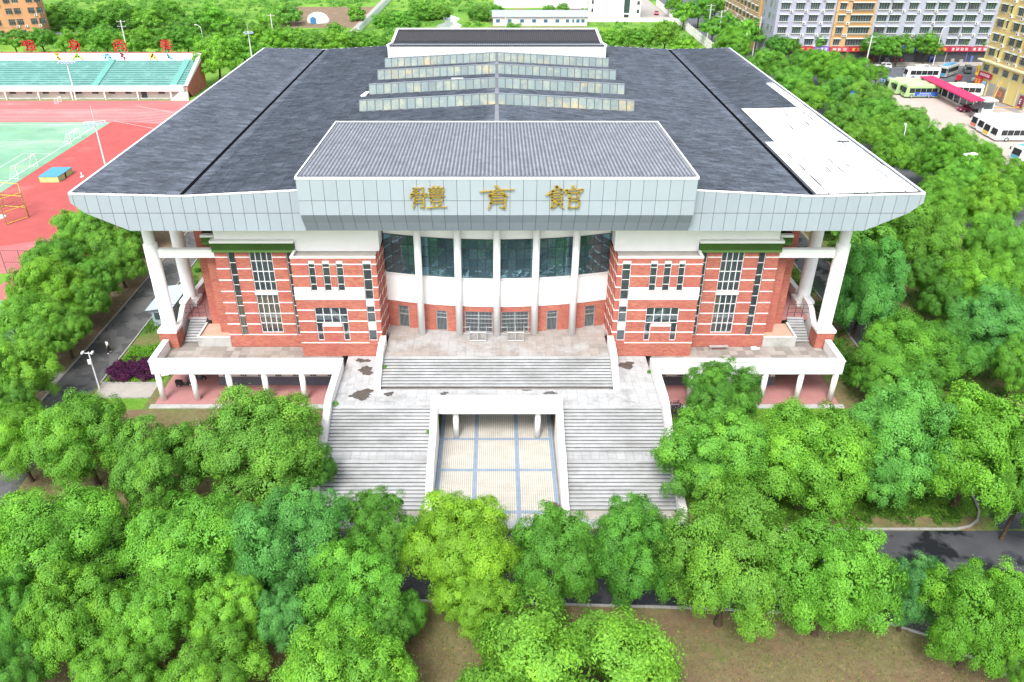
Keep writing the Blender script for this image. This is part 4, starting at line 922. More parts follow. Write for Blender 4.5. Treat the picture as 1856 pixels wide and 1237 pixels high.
# ------------------------------------------------------------------ trees
TD = """0 -35.7 54.5 5.6 3.9 4.3 m|with forked trunk showing, front left lawn by the lane
0 -27.9 50.9 5.1 3.5 3.7 m|second on the left front lawn, right of the fork-trunked one
0 -20.0 52.9 5.8 5.2 4.5 y|large and round, beside the left staircase wall under the arcade
0 -16.0 52.7 3.8 2.1 2.2 d|small, leaning over the left staircase side wall
0 -41.8 54.9 5.1 3.0 3.7 y|at the left picture edge above the lane mouth
0 -33.0 43.0 5.3 5.2 3.3 f|broad and flat-crowned, left edge in the road-side row
0 -22.5 42.0 5.2 4.5 3.8 f|wide, second from left along the front road
0 -14.8 41.5 5.7 4.0 4.4 b|big dense dome at the foot of the left stair flight
0 -8.7 43.7 4.7 2.9 3.2 d|in front of the left stair flight, next to the yellowish one
0 -32.3 36.4 4.4 2.5 2.8 d|left edge, low in the second front row
1 -27.7 35.6 4.8 3.1 3.3 m|bushy, lower left, behind the pale bottom-left crown
1 -23.2 36.2 4.7 2.9 3.1 f|two-headed, lower left, third in the second front row
1 -18.0 36.6 4.1 2.5 2.5 y|with yellow leaf flecks, lower left centre
1 -14.1 36.3 4.1 2.2 2.4 b|small-leaved, lower left centre beside the yellow-flecked crown
1 -9.7 37.6 4.9 3.7 3.4 f|large, left of the yellow one, before the forecourt
1 -24.1 32.2 3.7 2.7 1.8 y|pale crown cut by the bottom edge at lower left
1 -17.6 31.9 3.9 3.0 2.2 m|wide crown at the bottom edge, second from left
1 -9.5 31.2 4.8 4.3 2.3 m|widest crown at the bottom edge left of centre
1 -30.6 32.9 3.7 2.1 2.0 d|cut by the bottom left corner
1 -7.4 35.8 3.5 1.7 1.8 d|low, tucked in shade left of the brown lawn
1 -6.1 37.6 3.3 1.3 1.6 d|small, between the big crowns left of the brown lawn
2 21.7 62.6 4.4 3.0 2.8 d|standing alone before the right arcade columns
2 17.9 51.9 5.3 4.0 3.8 f|spreading over the right stair wall, left in its row
2 25.9 51.5 6.1 4.7 4.8 y|large and round below the right arcade corner
2 33.2 52.2 5.9 4.1 4.6 b|dense-leaved and even, behind the right kerb bend
2 39.4 51.6 6.4 4.8 5.2 y|largest of the right lawn, over the asphalt corner
2 41.4 47.7 5.8 2.6 4.4 m|at the right edge beside the wet asphalt
3 9.9 41.3 5.1 3.2 3.6 d|in front of the right stair flight foot
3 16.1 39.2 6.2 4.2 5.0 m|tall and heavy, right of the stair foot by the road
3 22.8 38.3 5.8 4.1 4.5 y|tall with pale tips, right front over the brown lawn
3 29.0 38.6 4.2 2.1 2.6 b|small, overhanging the wet asphalt by the brown lawn
3 31.7 35.5 5.3 3.4 3.9 m|big, near the bottom right corner by the road junction
3 4.8 30.2 5.9 6.1 3.1 y|tallest crown at the bottom edge, centre right
3 -2.5 41.8 5.2 4.0 3.7 l|yellowest of all, in front of the forecourt
3 -1.5 38.2 4.1 2.7 2.4 l|yellowish lower crown just under the yellowest one
3 4.1 40.5 5.4 3.2 4.0 d|round, directly right of the yellowest crown
3 33.4 33.0 3.8 1.4 2.1 m|at the bottom right corner, cut by the frame
4 42.0 80.8 6.6 3.9 5.4 b|conical, right behind the front right column
4 42.1 69.3 5.5 4.3 4.1 m|full crown beside the right terrace parapet
4 55.8 96.3 5.9 4.8 4.6 m|broad, below the right roof tip
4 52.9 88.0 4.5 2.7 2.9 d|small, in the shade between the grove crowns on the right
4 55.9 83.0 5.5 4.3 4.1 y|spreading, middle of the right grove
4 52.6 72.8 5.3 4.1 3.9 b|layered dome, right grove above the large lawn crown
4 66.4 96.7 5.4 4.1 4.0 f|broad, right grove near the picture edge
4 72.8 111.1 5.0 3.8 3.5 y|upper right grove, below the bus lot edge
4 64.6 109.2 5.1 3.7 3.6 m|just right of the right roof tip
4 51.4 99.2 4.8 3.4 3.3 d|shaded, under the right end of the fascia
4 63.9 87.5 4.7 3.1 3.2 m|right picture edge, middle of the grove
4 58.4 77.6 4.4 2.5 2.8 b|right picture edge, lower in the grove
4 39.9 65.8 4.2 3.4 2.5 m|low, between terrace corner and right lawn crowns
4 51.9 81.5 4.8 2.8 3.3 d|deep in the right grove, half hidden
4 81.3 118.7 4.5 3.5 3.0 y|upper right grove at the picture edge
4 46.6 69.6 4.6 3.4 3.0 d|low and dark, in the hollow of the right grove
4 52.9 67.7 4.4 2.8 2.8 m|right grove, above the largest lawn crown
5 66.8 235.1 5.5 5.1 4.1 m
5 68.6 209.5 5.2 5.1 3.7 y
5 69.9 192.9 5.0 4.7 3.5 y
5 68.2 176.0 4.9 4.3 3.4 m
5 79.7 213.6 5.2 4.3 3.8 d
5 82.1 206.2 5.6 5.3 4.2 y
5 83.3 193.7 5.9 5.5 4.5 y
5 76.4 180.8 5.0 4.2 3.5 f
5 79.9 172.8 5.7 5.0 4.3 y
5 77.0 160.0 5.3 4.4 3.8 f
5 68.7 158.2 4.9 3.5 3.4 m
5 69.3 150.0 4.7 3.6 3.2 m
5 75.0 151.4 4.6 3.4 3.0 y
5 81.7 156.7 4.8 3.7 3.3 y
5 68.4 134.4 5.3 4.2 3.9 m
5 80.4 140.4 5.3 4.4 3.8 y
5 75.7 132.4 4.5 3.2 2.9 m
5 81.2 131.9 4.9 4.1 3.5 y
5 75.3 123.4 4.6 3.6 3.1 f
5 82.5 124.2 4.6 3.6 3.1 y
5 68.7 117.2 4.4 3.4 2.8 y
5 75.9 142.7 4.8 3.6 3.3 f
6 80.5 238.5 4.5 3.2 2.9 d
6 84.3 238.4 4.3 2.7 2.7 d
6 93.1 243.6 4.8 3.9 3.3 m
6 100.7 244.4 4.8 3.6 3.3 m
6 107.2 234.1 5.0 4.0 3.5 m
6 113.8 234.8 5.0 3.7 3.5 m
6 123.1 237.8 4.7 3.6 3.2 m
6 136.1 244.8 4.6 4.1 3.0 m
6 140.8 242.6 4.5 2.3 3.0 d
6 95.8 205.9 3.8 2.5 2.1 m
6 74.6 250.2 6.0 4.3 4.7 f
6 65.5 296.4 5.3 3.5 3.9 f
6 71.4 299.0 5.7 3.9 4.4 f
6 79.8 311.2 5.1 3.6 3.7 m
6 68.0 264.4 5.3 3.5 3.9 f
6 73.2 270.3 5.4 3.2 4.0 f
6 83.7 301.3 5.4 3.5 4.0 m
6 67.5 324.4 4.5 2.9 3.0 m
7 -72.4 212.9 6.2 5.1 4.9 y
7 -69.7 227.6 5.4 4.2 4.0 m
7 -64.7 245.9 4.5 3.9 3.0 y
7 -58.7 245.9 4.5 3.9 3.0 y
7 -51.7 240.1 4.6 4.1 2.9 m
7 -46.0 240.1 4.6 4.1 2.9 y
7 -40.8 245.9 4.5 3.9 3.0 m
7 -34.8 242.4 4.2 3.2 2.6 m
7 -74.7 258.2 4.4 3.1 2.8 y
7 35.1 250.8 4.3 3.6 2.7 y
7 44.1 249.4 4.6 4.0 3.0 y
7 50.0 248.3 5.7 3.9 4.3 y
7 54.5 239.0 4.2 3.5 1.9 y
7 41.0 259.8 3.8 2.7 2.1 m
8 -55.8 100.2 4.9 3.8 3.4 m
8 -49.1 93.7 4.7 3.4 3.2 m
8 -56.3 92.1 4.8 3.7 3.3 m
8 -52.3 82.4 5.0 4.0 3.5 y
8 -48.8 82.5 4.2 2.8 2.6 m
8 -51.2 74.7 4.8 3.6 3.3 y
8 -47.9 76.0 4.2 2.7 2.6 m
8 -47.0 65.0 4.8 3.3 3.3 y
8 -48.8 87.2 4.1 2.4 2.5 d
8 -48.7 72.7 4.0 2.4 2.4 y
8 -45.7 60.9 3.8 2.1 2.1 m
8 -51.6 105.7 3.8 2.2 2.1 d
9 -142.4 246.1 4.8 3.6 3.3 m
9 -135.1 247.8 4.8 3.9 3.3 m
9 -124.3 244.4 4.8 3.9 3.3 y
9 -114.6 244.4 4.8 3.9 3.3 m
9 -104.3 242.7 4.8 4.2 3.3 y
9 -96.8 244.2 4.5 3.6 3.0 m
9 -91.6 246.2 5.1 3.9 3.7 m
10 -155.2 298.9 6.5 7.0 4.0 d
10 -142.1 291.0 6.1 6.4 3.5 d
10 -132.5 298.0 6.9 7.7 4.3 d
10 -117.5 287.2 6.3 6.7 3.1 d
10 -104.6 280.7 5.5 5.5 3.0 d
10 -100.0 295.7 6.2 6.5 3.5 m
10 -90.4 285.8 5.1 4.9 3.0 d
10 -80.1 258.5 5.0 4.4 3.5 m
10 -74.6 276.8 6.1 4.3 4.8 y
10 -75.6 306.4 5.8 5.2 4.5 m
10 -54.6 283.2 4.1 2.4 2.5 d
10 -52.4 316.3 4.8 3.3 3.3 d
10 -68.7 263.9 4.4 3.5 2.8 d
10 -41.3 301.6 4.3 3.5 2.0 d
10 -33.9 305.7 4.8 4.4 2.8 m
10 -28.9 317.8 5.4 5.3 2.5 d
10 -20.9 320.7 4.6 4.2 2.1 d
10 -6.2 316.1 4.9 4.5 2.9 d
10 -29.9 294.3 4.2 3.5 1.6 d
10 34.5 323.6 3.9 2.9 2.1 d
10 20.4 334.3 3.7 2.6 1.8 m
10 26.4 341.6 3.5 2.2 1.8 m
10 -0.1 334.3 3.7 2.6 1.8 m
10 5.5 286.7 3.9 3.0 1.5 d
10 -94.9 261.8 4.4 3.8 2.5 m
10 -128.0 270.9 4.9 4.6 2.5 m
10 -122.1 314.1 5.9 6.1 2.9 d""".strip().split('\n')
def fol_mesh(name, seed, lobes, cl, nl, ls, flat=1.0, bot=-.35):
    """leaf faces in clumps on the lobes of a crown of radius 1"""
    r = np.random.RandomState(seed)
    L = []
    L.append((np.array([0, 0, .0]), .60))
    for i in range(lobes):
        a = 2*math.pi*(i*.618034 + r.uniform(-.07, .07)); zz = -.5 + 1.45*(i + r.uniform(.1, .9))/lobes
        rad = math.sqrt(max(.03, 1 - min(.98, abs(zz))**2)); d = r.uniform(.58, .80)
        R = r.uniform(.22, .36); L.append((np.array([rad*math.cos(a)*d, rad*math.sin(a)*d, zz*d*1.05*flat]), R))
    cen = []; rads = []
    for c, R in L:
        n = int(cl*R*R/.16); k = 0
        for t in range(n*3):
            d = r.normal(size=3); d /= np.linalg.norm(d)
            if d[2] < -.55: continue
            p = c + d*R*np.array([1, 1, flat])*r.uniform(.82, 1.06)
            if any(np.linalg.norm(p - c2) < R2*.8 for c2, R2 in L if c2 is not c): continue
            if p[2] < bot - .3*r.rand(): continue
            cen.append(p); rads.append(r.uniform(.085, .155)); k += 1
            if k >= n: break
    cen = np.array(cen); rads = np.array(rads); m = len(cen)
    N_ = m*nl; ci = np.repeat(np.arange(m), nl)
    lid = np.array([np.argmin([np.linalg.norm(p - c) - R for c, R in L]) for p in cen])
    d = r.normal(size=(N_, 3)); out = cen/np.linalg.norm(cen, axis=1)[:, None]
    d += out[ci]*.75 + np.array([0, 0, .45]); d /= np.linalg.norm(d, axis=1)[:, None]
    pos = cen[ci] + d*(rads[ci]*r.uniform(.62, 1.12, N_))[:, None]
    stray = r.rand(N_) < .05; pos[stray] += d[stray]*r.uniform(.02, .09, (stray.sum(), 1))
    lob_ = cen - np.array([c for c, _ in L])[lid]; lob_ /= np.linalg.norm(lob_, axis=1)[:, None] + 1e-6
    nrm = d*.55 + lob_[ci]*.55 + r.normal(size=(N_, 3))*.27 + np.array([0, 0, .1]); nrm /= np.linalg.norm(nrm, axis=1)[:, None]
    u = np.cross(nrm, r.normal(size=(N_, 3))); u /= np.linalg.norm(u, axis=1)[:, None]; w = np.cross(nrm, u)
    s = ls*r.uniform(.65, 1.3, N_)[:, None]
    # inner leaves fill the lobes
    LC = np.array([c for c, _ in L]); LR = np.array([q for _, q in L]); li = np.repeat(np.arange(len(L)), 340); dn = r.normal(size=(len(li), 3)); dn /= np.linalg.norm(dn, axis=1)[:, None]
    pos = np.concatenate([pos, LC[li] + dn*(LR[li]*r.uniform(.5, .74, len(li)))[:, None]]); nrm = np.concatenate([nrm, dn]); ui = np.cross(dn, r.normal(size=(len(li), 3))); ui /= np.linalg.norm(ui, axis=1)[:, None]
    u = np.concatenate([u, ui]); w = np.cross(nrm, u); s = np.concatenate([s, np.full((len(li), 1), .034)]); N0 = N_; N_ = len(pos)
    v = np.empty((N_*4, 3)); v[0::4] = pos - u*s; v[1::4] = pos - w*s*.52 + nrm*s*.12; v[2::4] = pos + u*s; v[3::4] = pos + w*s*.52 + nrm*s*.12
    f = np.arange(N_*4).reshape(-1, 4)
    ctint = np.clip(r.uniform(.3, .7, len(L))[lid] + r.normal(size=m)*.12, .1, .9); tint = np.concatenate([np.clip(ctint[ci] + r.normal(size=N0)*.10, 0, 1), np.full(N_ - N0, .4)])
    return np_mesh(name, v, f, [MAT['leaf']], tint)
NEAR = [fol_mesh('crown', 11 + 7*i, 15 + i % 5, [27, 30, 26, 28, 31, 27, 29][i], 250, .0160 + .0012*(i % 3), [1, .95, 1.05, .8, 1.1, .9, 1][i]) for i in range(7)]
FAR = [fol_mesh('crown', 201 + i, 14, 16, 70, .036, [1, .9, 1.15][i]) for i in range(3)]
def trunk_mesh(seed):
    r = random.Random(seed); m = MB(); n = 8
    z0 = -1.75; p = Vector((0, 0, z0)); top = Vector((r.uniform(-.06, .06), r.uniform(-.06, .06), -.75))
    m.tube(p, p + Vector((0, 0, .12)), .085, .062, n=n, cap=False); m.tube(p + Vector((0, 0, .12)), top, .062, .048, n=n, cap=False)
    for k in range(5):
        a = 2*math.pi*k/5 + r.uniform(-.4, .4); q = top + Vector((math.cos(a)*.28, math.sin(a)*.28, r.uniform(.3, .5))); e = q + Vector((math.cos(a)*.25, math.sin(a)*.25, r.uniform(.3, .5)))
        m.tube(top - Vector((0, 0, .03)), q, .034, .022, n=6, cap=False); m.tube(q, e, .022, .008, n=6)
        for j in range(2):
            b = a + r.uniform(-1, 1); m.tube(q, q + Vector((math.cos(b)*.3, math.sin(b)*.3, r.uniform(.1, .4))), .013, .005, n=5)
    return m.mesh('trunk', MAT['bark'], True)
TRUNKS = [trunk_mesh(i) for i in range(4)]
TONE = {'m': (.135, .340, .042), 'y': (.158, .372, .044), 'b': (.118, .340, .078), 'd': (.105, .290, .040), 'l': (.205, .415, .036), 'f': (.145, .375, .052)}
TWORD = {'m': 'mid green', 'y': 'yellow green', 'b': 'blue green', 'd': 'dark green', 'l': 'lime yellow', 'f': 'fresh green'}
ORD = ['first', 'second', 'third', 'fourth', 'fifth', 'sixth', 'seventh', 'eighth', 'ninth', 'tenth', 'eleventh', 'twelfth', 'thirteenth', 'fourteenth', 'fifteenth', 'sixteenth',
       'seventeenth', 'eighteenth', 'nineteenth', 'twentieth', 'twenty-first', 'twenty-second', 'twenty-third', 'twenty-fourth', 'twenty-fifth', 'twenty-sixth', 'twenty-seventh', 'twenty-eighth']
rt = random.Random(404)
def tree(x, y, zc, r, hz, tone, label, group, far=False, var=None):
    t = empty('broadleaf_tree', (x, y, 0), label, 'tree', group, rz=rt.uniform(0, 6.28))
    if far: r *= 1.15
    if not far: r *= (.97 if y < 50 or x > 45 else 1.05)*(1.06 if 18 < y < 44 and -4 < x < 20 else 1); top_ = zc + 1.0*hz; hz = max(1.15*hz, .88*r); zc = max(top_ - hz*.98, hz*.62)
    else: hz = max(hz, .72*r)
    k = rt.randrange(7) if var is None else var
    c = lk('crown', FAR[k % 3] if far else NEAR[k], t, (0, 0, zc)); c.scale = (r*1.08, r*1.08, hz*1.08)
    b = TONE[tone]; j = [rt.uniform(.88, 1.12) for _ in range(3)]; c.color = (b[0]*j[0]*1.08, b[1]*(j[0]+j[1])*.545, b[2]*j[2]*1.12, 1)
    q = lk('trunk', TRUNKS[k % 4], t, (0, 0, zc)); q.scale = (r*.95, r*.95, zc/1.75)
    return t
rows = []
for ln_ in TD:
    a, _, p = ln_.partition('|'); a = a.split(); rows.append((int(a[0]), *map(float, a[1:6]), a[6], p))
GN = {0: 'trees on the front lawns', 1: 'trees on the front lawns', 2: 'trees on the front lawns', 3: 'trees along the front road', 4: 'trees of the right hand grove'}
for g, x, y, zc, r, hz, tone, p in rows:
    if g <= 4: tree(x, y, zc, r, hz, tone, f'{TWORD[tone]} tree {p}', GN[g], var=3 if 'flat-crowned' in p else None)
def ordered(sel, key, phrase, group, far=False, low=False):
    for i, q in enumerate(sorted(sel, key=key)):
        g, x, y, zc, r, hz, tone, p = q
        if low: r *= .92; zc = .62*max(hz, .72*r); tone = {'d': 'm', 'm': 'f'}.get(tone, tone)
        tree(x, y, zc, r, hz, tone, phrase.format(tone=TWORD[tone], n=ORD[i]), group, far)
G = lambda n: [q for q in rows if q[0] == n]
ordered(G(5), lambda q: q[2], '{tone} street tree right of the roof edge, {n} counted from the near end', 'street trees right of the roof')
ordered(G(6)[:11], lambda q: q[1]/q[2], '{tone} pavement tree before the grey apartment blocks, {n} from the left', 'pavement trees before the apartment blocks', True)
ordered(G(6)[11:], lambda q: q[2], '{tone} tall street tree beside the long white fence, {n} from the near end', 'street trees by the white fence', True)
ordered(G(7)[:9], lambda q: q[1]/q[2], '{tone} round tree behind the left back edge of the roof, {n} from the left', 'trees behind the hall', True)
ordered(G(7)[9:], lambda q: q[1]/q[2], '{tone} round tree behind the right back edge of the roof, {n} from the left', 'trees behind the hall', True)
ordered(G(8), lambda q: q[2], '{tone} tree along the left campus lane, {n} from the near end', 'trees along the left lane')
ordered(G(9), lambda q: q[1], '{tone} round tree behind the grandstand, {n} from the left', 'trees behind the grandstand', True)
ordered(G(10), lambda q: q[1]/q[2], '{tone} far bushy tree on the open land, {n} from the left', 'trees on the open land', True, low=True)
# further trees along the lane behind the columns
for i, (x, y) in enumerate([(-53, 108), (-54, 118), (-53, 128), (49, 98), (50.5, 110), (49.5, 122)]):
    tree(x, y, 5.2, 3.6, 3.4, 'dmdmdd'[i], f'{"dark" if i != 1 and i != 3 else "mid"} green tree seen between the {"left" if x < 0 else "right"} columns under the roof, {ORD[i % 3]} from the front', 'lane trees behind the columns', True)

# low growth: beds, hedges, weeds
def leaf_cloud(name, pts, size, cols, seed, n_each, spread, mat=None, flat=.5):
    r = np.random.RandomState(seed); P_ = np.array(pts); m = len(P_); ci = np.repeat(np.arange(m), n_each); N_ = len(ci)
    d = r.normal(size=(N_, 3)); d[:, 2] = np.abs(d[:, 2]); d /= np.linalg.norm(d, axis=1)[:, None]
    sp = P_[:, 3][ci] if P_.shape[1] > 3 else np.full(N_, spread)
    pos = P_[ci, :3] + d*(sp*r.uniform(.6, 1.1, N_))[:, None]*np.array([1, 1, flat*1.6])
    nrm = d + r.normal(size=(N_, 3))*.5; nrm /= np.linalg.norm(nrm, axis=1)[:, None]
    u = np.cross(nrm, r.normal(size=(N_, 3))); u /= np.linalg.norm(u, axis=1)[:, None]; w = np.cross(nrm, u); s = size*r.uniform(.6, 1.3, N_)[:, None]
    v = np.empty((N_*4, 3)); v[0::4] = pos-u*s; v[1::4] = pos-w*s*.55; v[2::4] = pos+u*s; v[3::4] = pos+w*s*.55
    me = np_mesh(name, v, np.arange(N_*4).reshape(-1, 4), [mat or MAT['leaf']], np.clip(r.uniform(.2, .8, m)[ci] + r.normal(size=N_)*.15, 0, 1))
    o = bpy.data.objects.new(name, me); COL.objects.link(o); o.color = cols + (1,); return o
r_ = np.random.RandomState(8)
def scatter(n, x0, x1, y0, y1, z, rmin, rmax, keep=None):
    o = []
    while len(o) < n:
        x, y = r_.uniform(x0, x1), r_.uniform(y0, y1)
        if keep and not keep(x, y): continue
        o.append((x, y, z, r_.uniform(rmin, rmax)))
    return o
purple = leaf_cloud('purple_shrub', scatter(130, -42.3, -36.6, 71.0, 75.4, .25, .35, .65, lambda x, y: ((x+39.5)/2.9)**2 + ((y-73.2)/2.3)**2 < 1), .09, (.085, .018, .075), 1, 150, .4)
tag(purple, 'purple leaved shrub bed at the corner of the left lane', 'shrub')
tag(leaf_cloud('green_hedge', scatter(90, -41.6, -36.0, 74.2, 78.5, .25, .3, .6, lambda x, y: y > 74 + (x+41.6)*.12), .09, (.13, .34, .03), 2, 130, .4), 'bright green hedge behind the purple shrub bed', 'hedge')
tag(leaf_cloud('round_bush', scatter(26, -37.2, -35.6, 76.0, 79.5, .6, .4, .7), .10, (.09, .27, .03), 3, 160, .5, flat=.8), 'dense green bush beside the left brick pedestal', 'bush')
tag(leaf_cloud('round_bush', scatter(40, 36.0, 39.5, 70, 78, .5, .5, .9), .11, (.07, .21, .025), 4, 170, .5, flat=.8), 'dense green bush beside the right brick pedestal', 'bush')
tag(leaf_cloud('dark_shrub', scatter(24, 17.4, 20.2, 59.0, 65.3, .5, .5, .85), .10, (.055, .035, .065), 5, 150, .5, flat=.9), 'dark purple shrub beside the right stair wall', 'shrub')
tag(leaf_cloud('dark_shrub', scatter(16, -22, -19, 53.0, 56.5, .4, .4, .7), .10, (.055, .03, .06), 6, 140, .5, flat=.9), 'dark purple shrub under the round tree left of the stair', 'shrub')
tag(leaf_cloud('ground_cover', scatter(260, 22, 40.4, 49.6, 54.5, .0, .3, .6, lambda x, y: x < 39.6 or y > 51.5), .08, (.075, .19, .022), 7, 90, .4), kind='stuff')
tag(leaf_cloud('understorey', scatter(320, 46.8, 70, 56, 118, .1, .5, 1.2), .13, (.055, .16, .022), 9, 90, .6), kind='stuff')
tag(leaf_cloud('understorey', scatter(120, 36.5, 41.4, 77, 135, .1, .5, 1.0), .13, (.06, .18, .022), 10, 90, .6), kind='stuff')
tag(leaf_cloud('understorey', scatter(160, -41.9, -35.6, 80, 138, .1, .4, .9), .12, (.09, .25, .03), 12, 90, .6), kind='stuff')
clear = lambda x, y: not ((-88 < x < -47 and 298 < y < 352) or (-53 < x < -44 and y > 285) or (-24 < x < -11 and 294 < y < 332) or (-5 < x < 36 and 294 < y < 350) or (30 < x < 67 and y > 311) or (-175 < x < -145 and 250 < y < 300))
tag(leaf_cloud('undergrowth', scatter(1500, -190, 65, 232, 420, .0, .6, 2.2, clear), .34, (.115, .310, .050), 11, 46, 1.2, flat=.55), kind='stuff')
tag(leaf_cloud('tall_weeds', scatter(900, -150, 65, 236, 330, .0, .3, 1.0, clear), .20, (.20, .40, .05), 13, 40, .6, flat=.4), kind='stuff')
for i, (x, y, z, w) in enumerate([(-15.25, 61.2, 3.95, .35), (-11.1, 66.3, 4.9, .22), (-6.25, 58.3, 2.95, .22), (15.3, 66.9, 3.95, .2)]):
    tag(leaf_cloud('weed_tuft', [(x, y, z, w)]*3, .06, (.10, .30, .03), 20+i, 60, .3, flat=.8), ['green weed tuft at the top corner of the left stair flight', 'small weed tuft by the left wall of the upper flight', 'weed tuft against the forecourt wall on the left flight', 'weed tuft beside the right terrace corner'][i], 'weed')
tag(leaf_cloud('wilted_vine', scatter(14, 4.3, 5.4, 50.6, 52.4, .05, .2, .4), .06, (.20, .10, .05), 30, 40, .3), 'wilted reddish vine in the right front corner of the forecourt', 'vine')
# grass blades and fallen leaves on the brown lawn
def flat_bits(name, n, x0, x1, y0, y1, size, col, seed, mat, up):
    r = np.random.RandomState(seed); pos = np.stack([r.uniform(x0, x1, n), r.uniform(y0, y1, n), np.full(n, .012)], -1); a = r.uniform(0, 6.28, n)
    u = np.stack([np.cos(a), np.sin(a), np.zeros(n)], -1)*size*r.uniform(.6, 1.4, (n, 1)); w = np.stack([-np.sin(a)*.5, np.cos(a)*.5, np.full(n, up)], -1)*size*r.uniform(.6, 1.4, (n, 1))
    v = np.empty((n*4, 3)); v[0::4] = pos-u*.5; v[1::4] = pos+u*.5; v[2::4] = pos+u*.3+w; v[3::4] = pos-u*.3+w
    o = bpy.data.objects.new(name, np_mesh(name, v, np.arange(n*4).reshape(-1, 4), [mat], r.rand(n))); COL.objects.link(o); o.color = col + (1,); tag(o, kind='stuff')
flat_bits('short_grass', 20000, -30, 42, 24, 39.6, .09, (.17, .22, .065), 1, MAT['leaf'], .9)
flat_bits('fallen_leaf', 1600, -16, 42, 26, 41, .09, (.50, .20, .05), 2, MAT['leaf'], .12)
flat_bits('lawn_grass', 9000, 16.6, 41, 50.5, 66, .11, (.14, .33, .035), 3, MAT['leaf'], .9)
flat_bits('lawn_grass', 6000, -42, -36, 71, 78, .10, (.15, .34, .035), 4, MAT['leaf'], .9)
# ------------------------------------------------------------------ sports ground, grandstand
st = empty('grandstand', (-110, 200, 0), 'turquoise seat tiers behind a white front at the far side of the running track', 'grandstand')
def A(nm, mb, mt, parent=st, smooth=False): return ob(nm, mb, MAT[mt] if isinstance(mt, str) else mt, parent, smooth)
SX0, SX1 = -190, -75.2
MAT['seat'] = M('turquoise_seat', (.07, .235, .21), .6, .3, var=.12, vs=.4, dirt=[((.42, .62, .56), .4, .52, .75, .6)])
MAT['pinkwhite'] = M('faded_pink_white', (.72, .60, .58), .8, .2, var=.07, vs=.5, dirt=[((.45, .35, .33), .5, .6, .8, .5)])
for k in range(12):
    q = MB(); y, z = 196.6 + 1.06*k, 2.95 + .305*k; q.box(SX0, SX1, y, y+1.05, z-.33, z); A('tier', q, 'seat')
    q = MB()
    q.box(SX0, SX1, y+.45, y+.85, z+.001, z+.16); A('bench_row', q, M('seat_bench', (.21, .40, .37), .5, .35, var=.12, vs=.5) if k == 0 else bpy.data.materials['seat_bench'])
for x in (-97.5, -78.5, -140):
    q = MB()
    for k in range(24): q.box(x-.8, x+.8, 196.6+.53*k, 196.6+.53*k+.52, 2.7+.153*k, 3.2+.153*k)
    A('stair_aisle', q, M('aisle_step', (.17, .40, .36), .7, .2, var=.1) if x == -97.5 else bpy.data.materials['aisle_step'])
q = MB(); q.box(SX0, SX1, 209.4, 209.9, 0, 8.2); A('back_wall', q, 'white')
q = MB(); q.box(SX0, SX1+.1, 209.3, 210.0, 8.203, 8.33); A('back_coping', q, M('red_coping', (.42, .15, .12), .8, .2))
q = MB(); q.prism([(196.4, 2.0), (196.4, 3.1), (209.4, 7.2), (209.4, 0), (198.5, 0)], 'x', SX1, SX1+.35); A('end_wall', q, 'brick')
q = MB(); q.prism([(196.3, 3.0), (196.3, 3.35), (209.5, 8.1), (209.5, 7.0)], 'x', SX1-.3, SX1+.45); A('end_rail', q, 'white')
q = MB(); q.box(SX0, SX1-3.5, 194.9, 196.55, 2.0, 3.0); A('front_overhang', q, 'pinkwhite')
q = MB(); q.box(SX0, SX1, 196.56, 197.0, 0, 2.62); A('front_wall', q, 'pinkwhite')
for k in range(22):
    x = SX1 - 6.4 - 4.02*k; q = MB()
    if k == 1: q.box(x-.9, x+.4, 196.45, 196.555, .1, 1.9); A('doorway', q, 'joint'); continue
    q.box(x-.75, x+.75, 196.46, 196.555, 1.1, 1.8); f = A('stand_window', q, 'glass_far'); q = MB(); q.box(x-.8, x+.8, 196.40, 196.455, 1.03, 1.1); A('sill', q, 'trim', f)
for k in range(13):
    x = SX1 - 3.6 - 8*k; q = MB(); q.box(x-.18, x+.18, 194.95, 195.35, 0, 1.99); A('post', q, 'pinkwhite')
    q = MB(); q.box(x-7.6, x-.4, 195.0, 195.2, .1, .45); A('low_rail', q, 'concrete')
q = MB(); q.prism([(-79.0, 0), (-74.6, 0), (-74.6, 1.9), (-76.5, 1.9)], 'y', 194.6, 195.0); A('ramp', q, 'white')
q = MB(); q.box(-79, -75.6, 195.1, 196.5, 2.0, 3.2); A('end_box', q, 'white')
